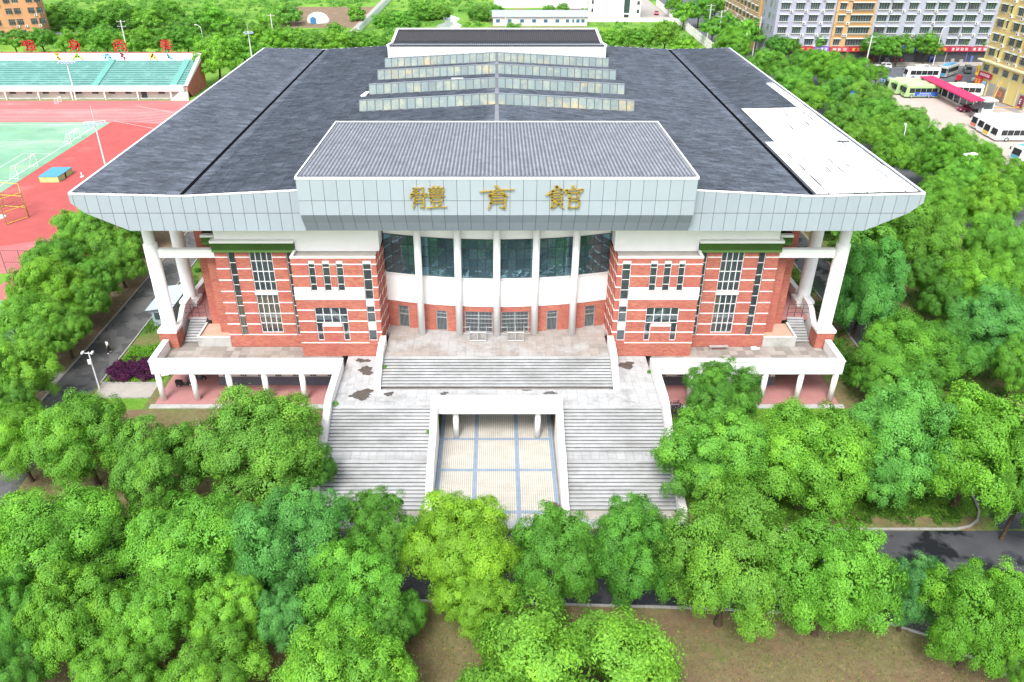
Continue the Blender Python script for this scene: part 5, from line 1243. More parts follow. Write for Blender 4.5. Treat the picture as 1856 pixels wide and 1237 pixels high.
# figures painted on the wall: flat coloured cut-outs
figs = [(-112.0, (.72, .42, .03), [[(0,2.6),(.5,2.5)],[(.2,2.2),(1.1,2.2)],[(.6,2.1),(.7,1.2),(.5,.3)],[(.7,1.2),(1.1,.6),(.9,.1)],[(.8,2.3),(1.2,2.5)]]),
        (-107.0, (.30, .52, .05), [[(-.6,.3),(.3,1.4),(.7,2.2)],[(1.9,.3),(1.1,1.4),(.8,2.2)],[(.3,1.6),(1.3,1.5)],[(.6,2.4),(.9,2.4)],[(.4,1.0),(1.0,1.0)]]),
        (-99.2, (.16, .48, .70), [[(-.5,1.9),(.6,2.2),(1.3,1.9)],[(.2,2.1),(.0,1.2),(-.4,.3)],[(.6,2.0),(1.2,1.1),(1.6,.3)],[(.8,1.2),(.6,.4)]]),
        (-95.3, (.38, .04, .14), [[(.1,2.6),(.4,2.3),(.9,1.9)],[(.5,2.2),(.2,1.5),(.9,1.1),(.8,.2)],[(.0,.6),(.2,.7)]]),
        (-88.0, (.75, .44, .03), [[(0,.4),(.4,1.3),(1.0,2.2)],[(-.4,1.9),(.8,2.3),(1.5,1.2)],[(.4,1.3),(1.1,1.0),(1.8,.2)],[(.5,1.4),(.9,1.8)]]),
        (-83.6, (.20, .52, .72), [[(.2,2.7),(.3,2.3)],[(.3,2.2),(.4,1.2),(.9,.4)],[(.1,1.9),(.8,1.5)],[(.3,1.2),(1.0,.9),(1.4,.2)]])]
for x, c, sts in figs:
    q = MB(); strokes(q, [[(a*40, b*32) for a, b in s_] for s_ in sts], x, 6.45, 2.5, 2.0, 209.38, .06, 17); A('wall_figure', q, paint('mural_paint', c, .8, .1))
red = paint('red_sign_paint', (.50, .015, .02), .5, .4)
GL = [ [[(6,90),(38,90),(38,74),(8,74),(6,54),(38,54),(36,20),(24,10)],[(52,96),(92,96),(92,76),(52,76),(52,96)],[(46,66),(98,66),(98,38),(46,38),(46,66)],[(72,74),(72,10)],[(44,10),(96,14)],[(88,26),(100,4)]],
       [[(54,104),(42,90)],[(24,90),(24,36)],[(24,90),(78,90),(78,10),(62,8)],[(26,74),(76,74)],[(26,58),(76,58)],[(6,40),(92,44)],[(90,66),(10,4)]],
       [[(50,104),(50,76)],[(20,98),(32,80)],[(82,98),(70,80)],[(8,4),(8,70),(94,70),(94,6),(82,6)],[(30,50),(72,50),(72,24),(30,24),(30,50)]],
       [[(30,104),(38,92)],[(72,104),(64,92)],[(10,88),(92,88)],[(16,74),(86,74)],[(50,92),(50,56)],[(4,58),(98,58)],[(8,40),(94,40)],[(50,56),(40,24),(6,2)],[(54,38),(70,18),(98,2)]] ]
for i, x in enumerate((-118.2, -106.6, -95.1, -83.4)):
    q = MB(); strokes(q, GL[i], x-1.55, 8.55, 3.2, 2.7, 209.75, .2, 11.5); b = A('red_sign_character', q, red)
    q = MB()
    for d in (-.8, 0, .8): q.box(x+d-.04, x+d+.04, 209.77, 209.83, 8.3, 10.8)
    A('sign_post', q, 'steel', b)
def goal(x, y, w, lab, h=2.0, d=1.6):
    t = empty('football_goal', (x, y, 0), lab, 'goal', 'football goals'); t.rotation_euler.z = math.pi/2
    q = MB(); q.path([(-w/2, 0, 0), (-w/2, 0, h), (w/2, 0, h), (w/2, 0, 0)], .06); q.path([(-w/2, 0, h), (-w/2, .7, h), (-w/2, d, .05), (w/2, d, .05), (w/2, .7, h), (w/2, 0, h)], .035); q.tube((-w/2, 0, .04), (-w/2, d, .04), .03); q.tube((w/2, 0, .04), (w/2, d, .04), .03)
    lob('goal_frame', q, MAT['trim'], t)
    q = MB(); n = int(w/.6)
    for i in range(1, n): xx = -w/2 + w*i/n; q.path([(xx, .02, h), (xx, .7, h-.02), (xx, d, .05)], .008, n=3)
    for k in range(1, 5): z = h*k/5; y_ = .7 + (d-.7)*(1-z/h); q.path([(-w/2, 0, z), (-w/2, y_, z), (w/2, y_, z), (w/2, 0, z)], .008, n=3)
    lob('net', q, MAT['trim'], t); return t
goal(-85.9, 140.8, 7.0, 'larger white football goal frame nearest on the green pitch', 2.3); goal(-86.2, 160.6, 4.2, 'smaller white football goal frame farther up the pitch edge')
goal(-104.6, 192.3, 1.7, 'small white practice goal by the grandstand front', 1.2, 1.0)
mt = empty('landing_mat', (-79.3, 137.8, 0), 'thick high jump mat with blue top and pale green sides on the red track', 'mat')
q = MB(); q.prism([(-1.7, -2.6), (1.7, -2.6), (1.75, 2.6), (-1.75, 2.6)], 'z', .02, 1.02); lob('foam_block', q, M('mat_side', (.42, .52, .22), .8, .2, var=.25, vs=1.2), mt)
q = MB(); q.prism([(-1.76, -2.66), (1.76, -2.66), (1.82, 2.66), (-1.82, 2.66)], 'z', 1.021, 1.09); lob('cover', q, M('mat_cover', (.07, .30, .50), .5, .3, var=.1), mt)
q = MB(); q.box(1.73, 1.80, -.25, .1, .02, 1.015); lob('strap', q, MAT['black'], mt)
cg = empty('throwing_cage', (-78.2, 119.3, 0), 'yellow and green steel throwing cage at the left edge of the track', 'cage')
cp = [(1.9, -4.0), (3.7, -.9), (1.1, 3.2), (-2.7, 3.9), (-4.6, .5), (-3.0, -3.6)]
q = MB()
for a in cp[:]: q.tube((*a, 0), (*a, 4.2), .06)
lob('post', q, paint('green_post', (.16, .22, .05)), cg)
q = MB()
for z in (.2, 2.1, 4.2):
    for a, b in zip(cp[:-1], cp[1:]): q.tube((*a, z), (*b, z), .055)
lob('rail', q, paint('yellow_rail', (.62, .48, .05)), cg)
q = MB()
for a, b in zip(cp[:-1], cp[1:]):
    L = math.hypot(b[0]-a[0], b[1]-a[1]); n = int(L/.35)
    for i in range(1, n): x, y = a[0]+(b[0]-a[0])*i/n, a[1]+(b[1]-a[1])*i/n; q.tube((x, y, .2), (x, y, 4.2), .008, n=3)
    for k in range(1, 12): q.tube((*a, .35*k), (*b, .35*k), .008, n=3)
lob('netting', q, MAT['darkmetal'], cg)
sheet('throwing_circle', arc(-79.6, 118.6, 1.3, 0, 345, 23), .016, 'concrete')
q = MB(); q.lathe(0, 0, [(.35, 0), (.35, .14), (.12, .16), (.10, .75), (.16, .8)], 12); o = ob('track_marker', q, MAT['trim']); o.location = (-74.9, 138.2, 0); tag(o, 'small white marker stand on the track right of the mat', 'marker')
def flood(x, y, h, lab, tip=2.5, w=3.2, ang=.3):
    t = empty('floodlight_mast', (x, y, 0), lab, 'floodlight', 'floodlight masts', rz=ang)
    q = MB(); q.tube((0, 0, 0), (0, 0, h), .17, .09, n=10); q.tube((0, 0, h), (0, 0, h+tip), .03); lob('mast', q, MAT['trim'], t)
    q = MB(); q.path([(-w/2, -.35, h-.3), (w/2, -.35, h-.3), (w/2, .35, h-.1), (-w/2, .35, h-.1), (-w/2, -.35, h-.3)], .05); q.tube((0, -.35, h-.3), (0, .35, h-.1), .05); lob('lamp_frame', q, MAT['trim'], t)
    for i in range(5):
        xx = -w/2 + w*(i+.5)/5; q = MB(); q.prism([(-.22, .0), (.22, .0), (.16, .28), (-.16, .28)], 'x', xx-.22, xx+.22); l_ = lob('lamp_head', q, M('lamp_blue_grey', (.30, .40, .55), .4, .5) if 'lamp_blue_grey' not in bpy.data.materials else bpy.data.materials['lamp_blue_grey'], t, loc=(0, -.45, h-.5))
flood(-66, 130, 12.2, 'tall white floodlight mast beside the left roof edge with a row of lamps'); flood(-102, 195, 9.0, 'white floodlight mast in front of the grandstand', .4, 4.0, 0); flood(-62, 209, 13.4, 'white floodlight mast behind the left back corner of the roof', 1.6, 2.2, .8)
# fence beside the track, along the lane
fn = empty('chain_fence', (-52, 80, 0), 'dark metal fence between the left lane trees and the court', 'fence')
q = MB()
for k in range(22): q.tube((0, -22+2.4*k, 0), (0, -22+2.4*k, 2.3), .035, n=5)
lob('fence_post', q, MAT['darkmetal'], fn)
q = MB()
for z in (.1, 1.1, 2.25): q.tube((0, -22, z), (0, 29, z), .025, n=4)
for k in range(250): q.tube((0, -22+.2*k, .1), (0, -22+.2*k, 2.25), .008, n=3)
lob('fence_mesh', q, MAT['darkmetal'], fn)
fn2 = empty('chain_fence', (-60, 98, 0), 'dark metal fence along the near end of the running track', 'fence')
q = MB()
for k in range(7): q.tube((-7+2.4*k, 0, 0), (-7+2.4*k, 0, 3.4), .04, n=5)
for z in (.1, 1.7, 3.4): q.tube((-7, 0, z), (7.4, 0, z), .025, n=4)
for k in range(48): q.tube((-7+.3*k, 0, .1), (-7+.3*k, 0, 3.4), .008, n=3)
lob('fence_panel', q, MAT['darkmetal'], fn2)
# camera pole, kiosk-like shed by the left column
cp_ = empty('camera_pole', (-42.15, 69.75, 0), 'white pole with cameras and a box at the left lane corner', 'camera pole')
q = MB(); q.tube((0, 0, 0), (0, 0, 4.6), .085, .06, n=10); q.tube((-.6, 0, 4.45), (.5, 0, 4.45), .04); lob('pole', q, MAT['trim'], cp_)
for x in (-.55, .45): q = MB(); q.box(x-.09, x+.09, -.32, .1, 4.5, 4.68); q.tube((x, -.3, 4.59), (x, -.38, 4.59), .07); lob('camera', q, MAT['trim'], cp_)
q = MB(); q.box(-.28, .12, -.2, -.07, 3.2, 3.75); lob('control_box', q, MAT['frame'], cp_)
sh_ = empty('guard_shed', (-40.2, 86.2, 0), 'small grey blue shed with a pale sheet roof behind the left column', 'shed')
q = MB(); q.box(-1.2, 1.2, -2.8, 2.8, 0, 2.2); lob('shed_wall', q, M('shed_blue_grey', (.33, .40, .47), .5, .4), sh_)
q = MB(); q.prism([(-1.7, 2.25), (1.7, 2.7), (1.7, 2.78), (-1.7, 2.33)], 'y', -3.2, 3.2); lob('shed_roof', q, M('shed_roof_sheet', (.45, .53, .62), .4, .5), sh_)
q = MB(); q.box(-.9, .9, -2.85, -2.805, .9, 1.8); lob('window', q, MAT['glass_far'], sh_)
# scooters
def scooter(x, y, rz_, lab, body):
    t = empty('scooter', (x, y, 0), lab, 'scooter', 'parked scooters', rz=rz_); pm = paint('scooter_paint', body)
    q = MB(); q.prism([(-.75, .35), (-.2, .32), (.25, .30), (.45, .35), (.62, .95), (.52, 1.0), (.30, .45), (-.05, .42), (-.15, .70), (-.80, .78)], 'y', -.17, .17); lob('body', q, pm, t)
    q = MB(); q.prism([(-.78, .79), (-.12, .71), (-.10, .80), (-.6, .90), (-.80, .88)], 'y', -.15, .15); lob('seat', q, MAT['black'], t)
    for xx in (-.55, .62):
        q = MB(); vs = MB()
        q.tube((xx, -.06, .24), (xx, .06, .24), .24, n=16); w = lob('wheel', q, MAT['black'], t); q = MB(); q.tube((xx, -.065, .24), (xx, .065, .24), .11, n=12); lob('rim', q, MAT['steel'], w)
    q = MB(); q.tube((.62, 0, .3), (.50, 0, 1.1), .035); q.tube((.48, -.34, 1.08), (.48, .34, 1.08), .02); q.tube((.46, -.3, 1.08), (.42, -.34, 1.28), .012); q.ball((.42, -.34, 1.3), .06); q.ball((.42, .34, 1.3), .06); lob('handlebar', q, MAT['darkmetal'], t)
    q = MB(); q.ball((.60, 0, .93), .08, .1, .07); lob('headlight', q, MAT['frame'], t); return t
scooter(-48.7, 71.3, .25, 'white and dark scooter parked on the pad beside the left lane', (.5, .5, .52)); scooter(-33.3, 70.2, .15, 'black scooter parked under the left arcade', (.03, .03, .035)); scooter(-32.2, 71.4, .1, 'dark grey scooter half hidden behind the black one in the left arcade', (.08, .08, .09))
q = MB()
for c in [(0, 0, .15), (.4, .1, .2), (.15, .4, .15), (.6, .5, .12)]: q.ball(c, .32, .28, .22)
o = ob('plastic_bags', q, MAT['white']); o.location = (-36.3, 72.3, 0); tag(o, 'heap of white plastic bags beside the purple shrubs', 'bags')
# ------------------------------------------------------------------ buildings beyond the hall
def rect_win(w, h, bars, key, cache={}):
    if key not in cache:
        f = MB(); t = .07
        f.box(0, t, -.04, .05, 0, h); f.box(w-t, w, -.04, .05, 0, h); f.box(t, w-t, -.04, .05, 0, t); f.box(t, w-t, -.04, .05, h-t, h)
        for i in range(1, bars): f.box(w*i/bars-.03, w*i/bars+.03, -.035, .045, t, h-t)
        f.box(t, w-t, -.03, .04, h*.68, h*.68+.05)
        p = MB(); p.box(t, w-t, 0, .02, t, h-t)
        cache[key] = (f.mesh('window', MAT['frame_far']), p.mesh('pane', MAT['glass_far']))
    return cache[key]
MAT['frame_far'] = M('far_window_frame', (.33, .38, .36), .5, .3, var=.1)
MAT['acw'] = M('air_conditioner_white', (.72, .72, .70), .6, .3, var=.04)
MAT['cage'] = M('window_cage', (.10, .10, .10), .6, .3, var=.1)
HOOD = M('window_hood', (.42, .46, .44), .7, .2, var=.1); LEDGE = M('stained_ledge', (.50, .47, .42), .85, .2, var=.1)
def ac_mesh(c={}):
    if 0 not in c:
        q = MB(); q.box(-.42, .42, -.36, 0, 0, .62, 0); q.tube((-.08, -.365, .31), (-.08, -.36, .31), .25, n=12, m=1); c[0] = q.mesh('air_conditioner', [MAT['acw'], MAT['cage']])
    return c[0]
def apt(name, o, th, W_, D, floors, fh, z0, col, cols, label, seed, hood=True, win_h=1.75, belt=None, sidewins=(), group=None, cage=.0, base_col=None, ac=.5):
    r = random.Random(seed); b = empty(name, (o[0], o[1], 0), label, 'building', group, rz=math.radians(th))
    m_wall = M(name + '_wall', col, .85, .15, var=.06, vs=.25, dirt=[((col[0]*.55, col[1]*.55, col[2]*.55), .35, .6, .85, .5, (1, 1, .3))])
    holes = []; top = z0 + floors*fh + .6
    for f in range(floors):
        for x, w, bars in cols: holes.append((x, x+w, z0 + f*fh + .95, z0 + f*fh + .95 + win_h, bars, f))
    q = MB(); wall_holes(q, 0, W_, 0, top, 0, holes, .25)
    q.quad((0, D, 0), (0, 0, 0), (0, 0, top), (0, D, top)); q.quad((W_, 0, 0), (W_, D, 0), (W_, D, top), (W_, 0, top)); q.quad((W_, D, 0), (0, D, 0), (0, D, top), (W_, D, top)); q.quad((0, 0, top), (W_, 0, top), (W_, D, top), (0, D, top))
    wall = lob('wall', q, m_wall, b)
    for h0, h1, h2, h3, bars, f in holes:
        fm, pm = rect_win(h1-h0, h3-h2, bars, (round(h1-h0, 2), round(h3-h2, 2), bars))
        w = lk('window', fm, b, (h0, .16, h2)); lk('pane', pm, w)
        if hood:
            q = MB(); q.box(h0-.12, h1+.12, -.30, -.003, h2-.16, h2-.03); lob('window_sill', q, LEDGE, b)
            q = MB(); q.prism([(-.003, h3+.28), (-.003, h3+.16), (-.55, h3+.06), (-.55, h3+.12)], 'x', h0-.15, h1+.15); lob('window_hood', q, HOOD, b)
        if r.random() < cage:
            q = MB()
            for i in range(int((h1-h0)/.22)+1): x = h0 + .22*i; q.tube((x, -.5, h2), (x, -.5, h3), .018, n=3)
            for z in (h2, (h2+h3)/2, h3): q.path([(h0, 0, z), (h0, -.5, z), (h1, -.5, z), (h1, 0, z)], .025, n=3)
            for i in range(3): q.box(h0+.2+.5*i, h0+.5+.5*i, -.4, -.3, h2+.3, h3-.5) if r.random() < .5 and h0+.5+.5*i < h1 else None
            lob('window_cage', q, MAT['cage'], b)
        if r.random() < ac: lk('air_conditioner', ac_mesh(), b, (h1 + .5 if h1 + 1 < W_ else h0 - .5, -.02, h2 - .75))
    if belt:
        for f in range(floors+1): q = MB(); q.box(-.05, W_+.05, -.06, -.004, z0+f*fh+.1, z0+f*fh+.28); lob('belt_course', q, belt, b)
    for yy, w, bars in sidewins:
        fm, pm = rect_win(w, win_h, bars, (round(w, 2), round(win_h, 2), bars))
        for f in range(floors):
            x_ = lk('window', fm, b, (-.03, yy, z0+f*fh+.95)); x_.rotation_euler.z = -math.pi/2; lk('pane', pm, x_)
    return b
def glyphs(mb, x0, x1, z0, h, y, n, seed):
    r = random.Random(seed); w = (x1-x0)/n
    for i in range(n):
        x = x0 + w*i + w*.12; ww = w*.76
        for k in range(3): z = z0 + h*(.1 + .38*k); mb.box(x + ww*r.uniform(0, .2), x + ww*r.uniform(.75, 1), y-.03, y, z, z+h*.13)
        for k in range(2): xx = x + ww*r.uniform(.1, .85); mb.box(xx, xx+ww*.14, y-.032, y-.001, z0+h*r.uniform(0, .25), z0+h*r.uniform(.7, 1))
def shops(b, x0, x1, items, seed):
    """items: (width, sign colour, glyph colour, number of glyphs)"""
    r = random.Random(seed); x = x0
    for w, c, gc, n in items:
        q = MB(); q.box(x+.05, x+w-.05, -.9, -.02, 3.1, 4.35); s_ = lob('shop_sign', q, paint('shop_sign_paint', c, .5, .4), b)
        if n: q = MB(); glyphs(q, x+.5, x+w-.5, 3.35, .75, -.905, n, seed+int(x)); lob('sign_lettering', q, paint('sign_lettering_paint', gc, .5, .3), s_)
        q = MB(); q.box(x+.15, x+w-.15, -.06, -.02, .05, 3.05); sf = lob('shop_front', q, M('shop_front_dark', (.06, .06, .07), .3, .5, var=.3, vs=.7) if 'shop_front_dark' not in bpy.data.materials else bpy.data.materials['shop_front_dark'], b)
        q = MB(); q.box(x-.12, x+.12, -.12, -.021, 0, 3.09)
        for k in range(r.randint(1, 3)): xx = x + r.uniform(.4, w-1.4); q.box(xx, xx+r.uniform(.5, 1.1), -.5, -.1, 0, r.uniform(.7, 2.2))
        lob('shop_fitting', q, paint('shop_fitting_paint', r.choice([(.5, .08, .07), (.1, .15, .4), (.6, .6, .58), (.3, .3, .3)]), .6, .3), sf); x += w
RD, YL, WH, BL = (.42, .02, .05), (.75, .52, .05), (.75, .75, .75), (.03, .07, .38)
b1 = apt('apartment_block', (79.2, 240), 0, 16.6, 13, 6, 3.2, 3.75, (.36, .37, .45), [(1.0+4.15*i, 2.5, 4) for i in range(4)], 'lavender grey apartment block with dark hooded windows at the street corner', 1, sidewins=[(11.5, 1.3, 2), (7.0, 2.4, 4), (3.0, 1.2, 2)], ac=.45)
shops(b1, 3.0, 16.6, [(4.2, (.5, .05, .06), WH, 0), (5.0, RD, YL, 2), (4.4, (.2, .12, .45), WH, 3)], 3)
b2 = apt('apartment_block', (95.85, 239.6), 0, 11.0, 13, 6, 3.2, 3.75, (.50, .33, .16), [(.8, 1.9, 3), (4.3, 6.0, 8)], 'ochre apartment block squeezed between the grey blocks', 2, belt=M('ochre_belt', (.45, .22, .08), .8, .2), ac=.6, cage=.4)
shops(b2, 0, 11, [(5.5, (.45, .06, .07), WH, 3), (5.5, RD, YL, 3)], 5)
b3 = apt('apartment_block', (106.9, 240), 0, 44, 13, 6, 3.2, 3.75, (.36, .38, .45), [(.9, 2.9, 4), (4.5, 3.0, 4), (9.4, 2.5, 4), (14.0, 2.7, 4), (17.6, 2.9, 4), (22.4, 2.9, 4), (26.0, 3.1, 5), (31.0, 2.8, 4), (36, 2.8, 4)], 'longest grey apartment block with paired windows behind the bus lot', 3, ac=.55, cage=.35)
shops(b3, 0, 44, [(4.5, (.3, .3, .32), WH, 0), (4.5, (.25, .25, .28), WH, 0), (8.0, BL, WH, 5), (6.5, (.38, .03, .06), YL, 3), (6.0, RD, WH, 4), (7.0, (.4, .05, .08), WH, 4), (7.5, BL, WH, 4)], 9)
b4 = apt('apartment_block', (79.3, 296), -90, 40, 10, 6, 3.2, 3.6, (.60, .37, .16), [(1.0+4.3*i, 2.9, 4) for i in range(9)], 'tan apartment row with ledges facing the tree lined street', 4, belt=M('tan_belt', (.55, .44, .33), .8, .2), ac=.3)
b5 = apt('apartment_block', (120.4, 204), -85.2, 36, 14, 7, 3.3, 8.0, (.70, .58, .22), [(.9, 2.4, 4), (4.2, .8, 1), (7.0, 2.0, 3), (9.6, 1.9, 3), (13.0, 3.0, 4), (17.5, 2.0, 3), (21, 2.4, 4), (26, 2.4, 4), (31, 2.4, 4)], 'yellow apartment tower with barred windows at the right edge', 5, belt=M('peach_belt', (.70, .42, .30), .8, .2), ac=.7, cage=.75)
q = MB(); q.box(-.6, 36.6, -1.2, -.01, 7.6, 7.95); lob('ledge', q, M('yellow_ledge', (.62, .58, .36), .8, .2, var=.08), b5)
for i in range(9):
    fm, pm = rect_win(2.0, 1.5, 4, 'lower'); w = lk('window', fm, b5, (1.0+3.7*i, -.04, 5.4)); lk('pane', pm, w)
    q = MB(); q.box(.9+3.7*i-.35, .9+3.7*i-.15, -.25, -.01, 0, 7.58); lob('pilaster', q, M('cream_pilaster', (.62, .56, .42), .85, .2, var=.08) if 'cream_pilaster' not in bpy.data.materials else bpy.data.materials['cream_pilaster'], b5)
    if i in (1, 2, 4, 5): q = MB(); q.box(1.2+3.7*i, 3.6+3.7*i, -.08, -.01, .1, 3.2); lob('roller_shutter', q, M('roller_shutter_paint', (.42, .41, .38), .6, .3, .2, var=.08) if 'roller_shutter_paint' not in bpy.data.materials else bpy.data.materials['roller_shutter_paint'], b5)
for x, z, w, h, c, gc, n in [(.6, 3.9, 4.8, 1.3, (.36, .02, .06), WH, 6), (-.2, 1.6, 2.4, 2.2, (.60, .05, .05), YL, 2), (-.75, 3.9, .9, 2.4, (.75, .55, .04), RD, 1), (2.7, .9, 1.2, 2.2, (.25, .45, .62), WH, 1), (8.6, .3, 3.0, 2.6, (.22, .16, .13), (.7, .2, .05), 1), (17.2, .4, 1.2, 2.6, (.22, .03, .08), WH, 1)]:
    q = MB(); q.box(x, x+w, -.55, -.3, z, z+h); s_ = lob('shop_sign', q, paint('tower_sign_paint', c, .5, .4), b5); q = MB(); glyphs(q, x+w*.1, x+w*.9, z+h*.25, h*.5, -.552, n, int(x*7)); lob('sign_lettering', q, paint('tower_lettering_paint', gc, .5, .3), s_)
b6 = apt('apartment_block', (-182, 261.5), 19, 36.5, 12, 6, 3.25, 1.2, (.55, .28, .15), [(1.5+6.4*i+d, 1.9, 3) for i in range(6) for d in (0, 2.4)], 'orange apartment block with barred windows at the top left corner', 6, ac=.45, cage=.8, hood=False)
q = MB(); q.box(40, 46, 3, 7, 0, .2)
t = empty('carport', (-139, 272, 0), 'dark flat carport roof beside the orange apartment block', 'carport'); q = MB(); q.box(-4, 4, -2, 2, 2.6, 2.75); lob('roof_sheet', q, M('carport_sheet', (.10, .11, .13), .5, .4), t)
for x in (-3.8, 3.8):
    for y in (-1.8, 1.8): q = MB(); q.box(x-.06, x+.06, y-.06, y+.06, 0, 2.6); lob('post', q, MAT['darkmetal'], t)
# long grey shed and the white block behind the hall
sh = empty('long_shed', (15.6, 304, 0), 'long low grey block shed with a sheet roof and blue windows', 'shed')
q = MB(); q.prism([(0, 0), (9, 0), (9, 3.1), (4.5, 4.5), (0, 3.1)], 'x', -17, 17); lob('shed_wall', q, M('shed_block_wall', (.56, .54, .55), .9, .1, var=.12, vs=.4), sh)
q = MB(); q.prism([(-.5, 3.05), (4.5, 4.6), (4.5, 4.75), (-.5, 3.2)], 'x', -17.4, 17.4); q.prism([(4.5, 4.6), (9.5, 3.05), (9.5, 3.2), (4.5, 4.75)], 'x', -17.4, 17.4); lob('shed_roof', q, M('grey_sheet_roof', (.36, .39, .45), .5, .4, .1, var=.06), sh)
for i, x in enumerate([-15.2, -11.0, -6.5, -2.2, 2.0, 6.2, 9.8, 11.9, 13.6, 15.4]):
    w = 1.4 if i < 6 else (.7 if i == 7 else 1.2); q = MB(); q.box(x-w/2-.07, x+w/2+.07, -.05, -.004, 1.1, 2.35); f = lob('window', q, MAT['frame'], sh)
    q = MB(); q.box(x-w/2, x+w/2, -.07, -.052, 1.17, 2.28); lob('pane', q, M('blue_pane', (.05, .13, .25), .2, .5) if 'blue_pane' not in bpy.data.materials else bpy.data.materials['blue_pane'], f)
wb = empty('white_building', (46, 316, 0), 'tall white building with a dark vertical window slot behind the shed', 'building')
q = MB(); wall_holes(q, -7.4, 7.4, 0, 26, 0, [(1.2, 3.4, 2.6, 24)], .4); q.quad((-7.4, 11, 0), (-7.4, 0, 0), (-7.4, 0, 26), (-7.4, 11, 26)); q.quad((7.4, 0, 0), (7.4, 11, 0), (7.4, 11, 26), (7.4, 0, 26)); q.quad((-7.4, 0, 26), (7.4, 0, 26), (7.4, 11, 26), (-7.4, 11, 26)); q.box(-11.5, -7.402, 2.5, 11, 0, 26); lob('wall', q, MAT['white_clean'], wb)
q = MB(); q.box(1.22, 3.38, .25, .3, 2.6, 24)
for k in range(7): q.box(1.2, 3.4, .2, .249, 2.7+3*k, 2.8+3*k)
lob('window_slot', q, MAT['glass_far'], wb)
for k in range(7):
    q = MB(); q.box(6.0, 7.0, -.05, -.004, 2.6+2.9*k, 3.9+2.9*k); lob('window', q, MAT['glass_far'], wb)
    q = MB(); q.box(-10.6, -9.8, 2.45, 2.496, 2.6+2.9*k, 4.0+2.9*k); lob('window', q, MAT['glass_far'], wb)
q = MB(); q.box(1.4, 3.2, -.06, -.004, 0, 2.2); lob('door', q, MAT['darkmetal'], wb)
def longwall(lab, p, q_, h, cap, mat='white_clean', name='boundary_wall', cat='wall'):
    L = math.hypot(q_[0]-p[0], q_[1]-p[1]); t = empty(name, (p[0], p[1], 0), lab, cat, rz=math.atan2(q_[1]-p[1], q_[0]-p[0])); m = MB(); m.box(0, L, -.12, .12, 0, h); lob('wall_face', m, MAT[mat], t)
    m = MB(); m.box(-.1, L+.1, -.2, .2, h+.003, h+.2); lob('coping', m, paint('wall_coping_paint', cap, .8, .2), t)
    n = max(2, int(L/4)); m = MB()
    for i in range(n+1): m.box(L*i/n-.2, L*i/n+.2, -.21, -.122, 0, h)
    lob('pier', m, MAT[mat], t); return t
longwall('white yard wall with red coping behind the grey shed', (-1, 350), (40, 351), 3.2, (.5, .12, .09)); longwall('low white wall at the foot of the white building', (33, 313.4), (65.5, 313.2), 1.3, (.55, .5, .5))
hd = empty('hoarding', (-47.4, 289, 0), 'white site hoarding beside the pale construction track', 'hoarding', rz=math.radians(89.0))
for k in range(46): q = MB(); q.box(2.4*k+.04, 2.4*k+2.36, -.03, .03, .15, 2.3); lob('hoarding_panel', q, MAT['white'], hd) if k else lob('hoarding_panel', q, MAT['white'], hd)
q = MB()
for k in range(47): q.box(2.4*k-.035, 2.4*k+.035, -.08, .05, 0, 2.4)
lob('hoarding_post', q, M('hoarding_post_blue', (.30, .48, .62), .5, .4), hd)
lf = empty('lattice_fence', (66.2, 246, 0), 'long white lattice fence along the tree lined street', 'fence', rz=math.pi/2)
for k in range(36):
    q = MB(); x = 3*k
    for i in range(5): q.tube((x+.1+.56*i, 0, .5), (x+.66+.56*i, 0, 2.6), .05, n=4); q.tube((x+.66+.56*i, .02, .5), (x+.1+.56*i, .02, 2.6), .05, n=4)
    q.box(x+.05, x+2.95, -.05, .05, .35, .5); q.box(x+.05, x+2.95, -.05, .05, 2.6, 2.72); lob('lattice_panel', q, MAT['trim'], lf)
q = MB()
for k in range(37): q.box(3*k-.13, 3*k+.13, -.13, .13, 0, 2.9)
q.box(0, 108, -.1, .1, 0, .34); lob('fence_pier', q, MAT['pinkwhite'], lf)
tn = empty('tent', (-66, 312, 0), 'small white dome tent with a blue opening on the tilled field', 'tent'); q = MB(); q.ball((0, 0, .4), 4.2, 3.0, 3.2, nu=14, nv=10); lob('canopy', q, MAT['white_clean'], tn); q = MB(); q.prism([(-2.2, .05), (-.2, .05), (-.2, 2.0), (-1.2, 2.5), (-2.2, 2.0)], 'y', -3.3, -2.5); lob('flap', q, paint('tent_blue', (.05, .20, .42)), tn)
# poles and street lamps
def upole(x, y, h, lab, arms=2):
    t = empty('utility_pole', (x, y, 0), lab, 'utility pole', 'utility poles'); q = MB(); q.tube((0, 0, 0), (0, 0, h), .2, .13, n=8); lob('pole', q, MAT['coping'], t)
    q = MB()
    for k in range(arms): q.box(-1.3, 1.3, -.07, .07, h-.5-1.3*k, h-.36-1.3*k)
    for k in range(arms):
        for x_ in (-1.1, 0, 1.1): q.tube((x_, 0, h-.36-1.3*k), (x_, 0, h-.1-1.3*k), .06, n=6)
    lob('cross_arm', q, MAT['steel'], t)
    return t
upole(-107, 240, 11.5, 'slim utility pole behind the grandstand trees'); upole(-70, 262, 10, 'pale utility pole left behind the hall roof', 1); upole(69.5, 262, 11, 'white utility pole beside the lattice fence, nearer of two'); upole(69.5, 276, 11, 'white utility pole beside the lattice fence, farther of two'); upole(100.5, 224, 10, 'utility pole among the trees near the cross street', 2); upole(78.2, 250, 11, 'utility pole with many fittings by the grey block corner', 2); upole(3, 291, 6, 'short white pole in front of the grey shed', 1)
wr = MB()
for z in (9.6, 8.4):
    for d in (-1.1, 1.1):
        pts = [(-160 + 6*i, 241 + d + 20*i/30, z + .9*abs(math.sin(math.pi*i/9))*-1) for i in range(19)]; wr.path(pts, .025, n=3)
tag(ob('power_line', wr, MAT['darkmetal']), 'thin dark power lines strung behind the grandstand', 'power line')
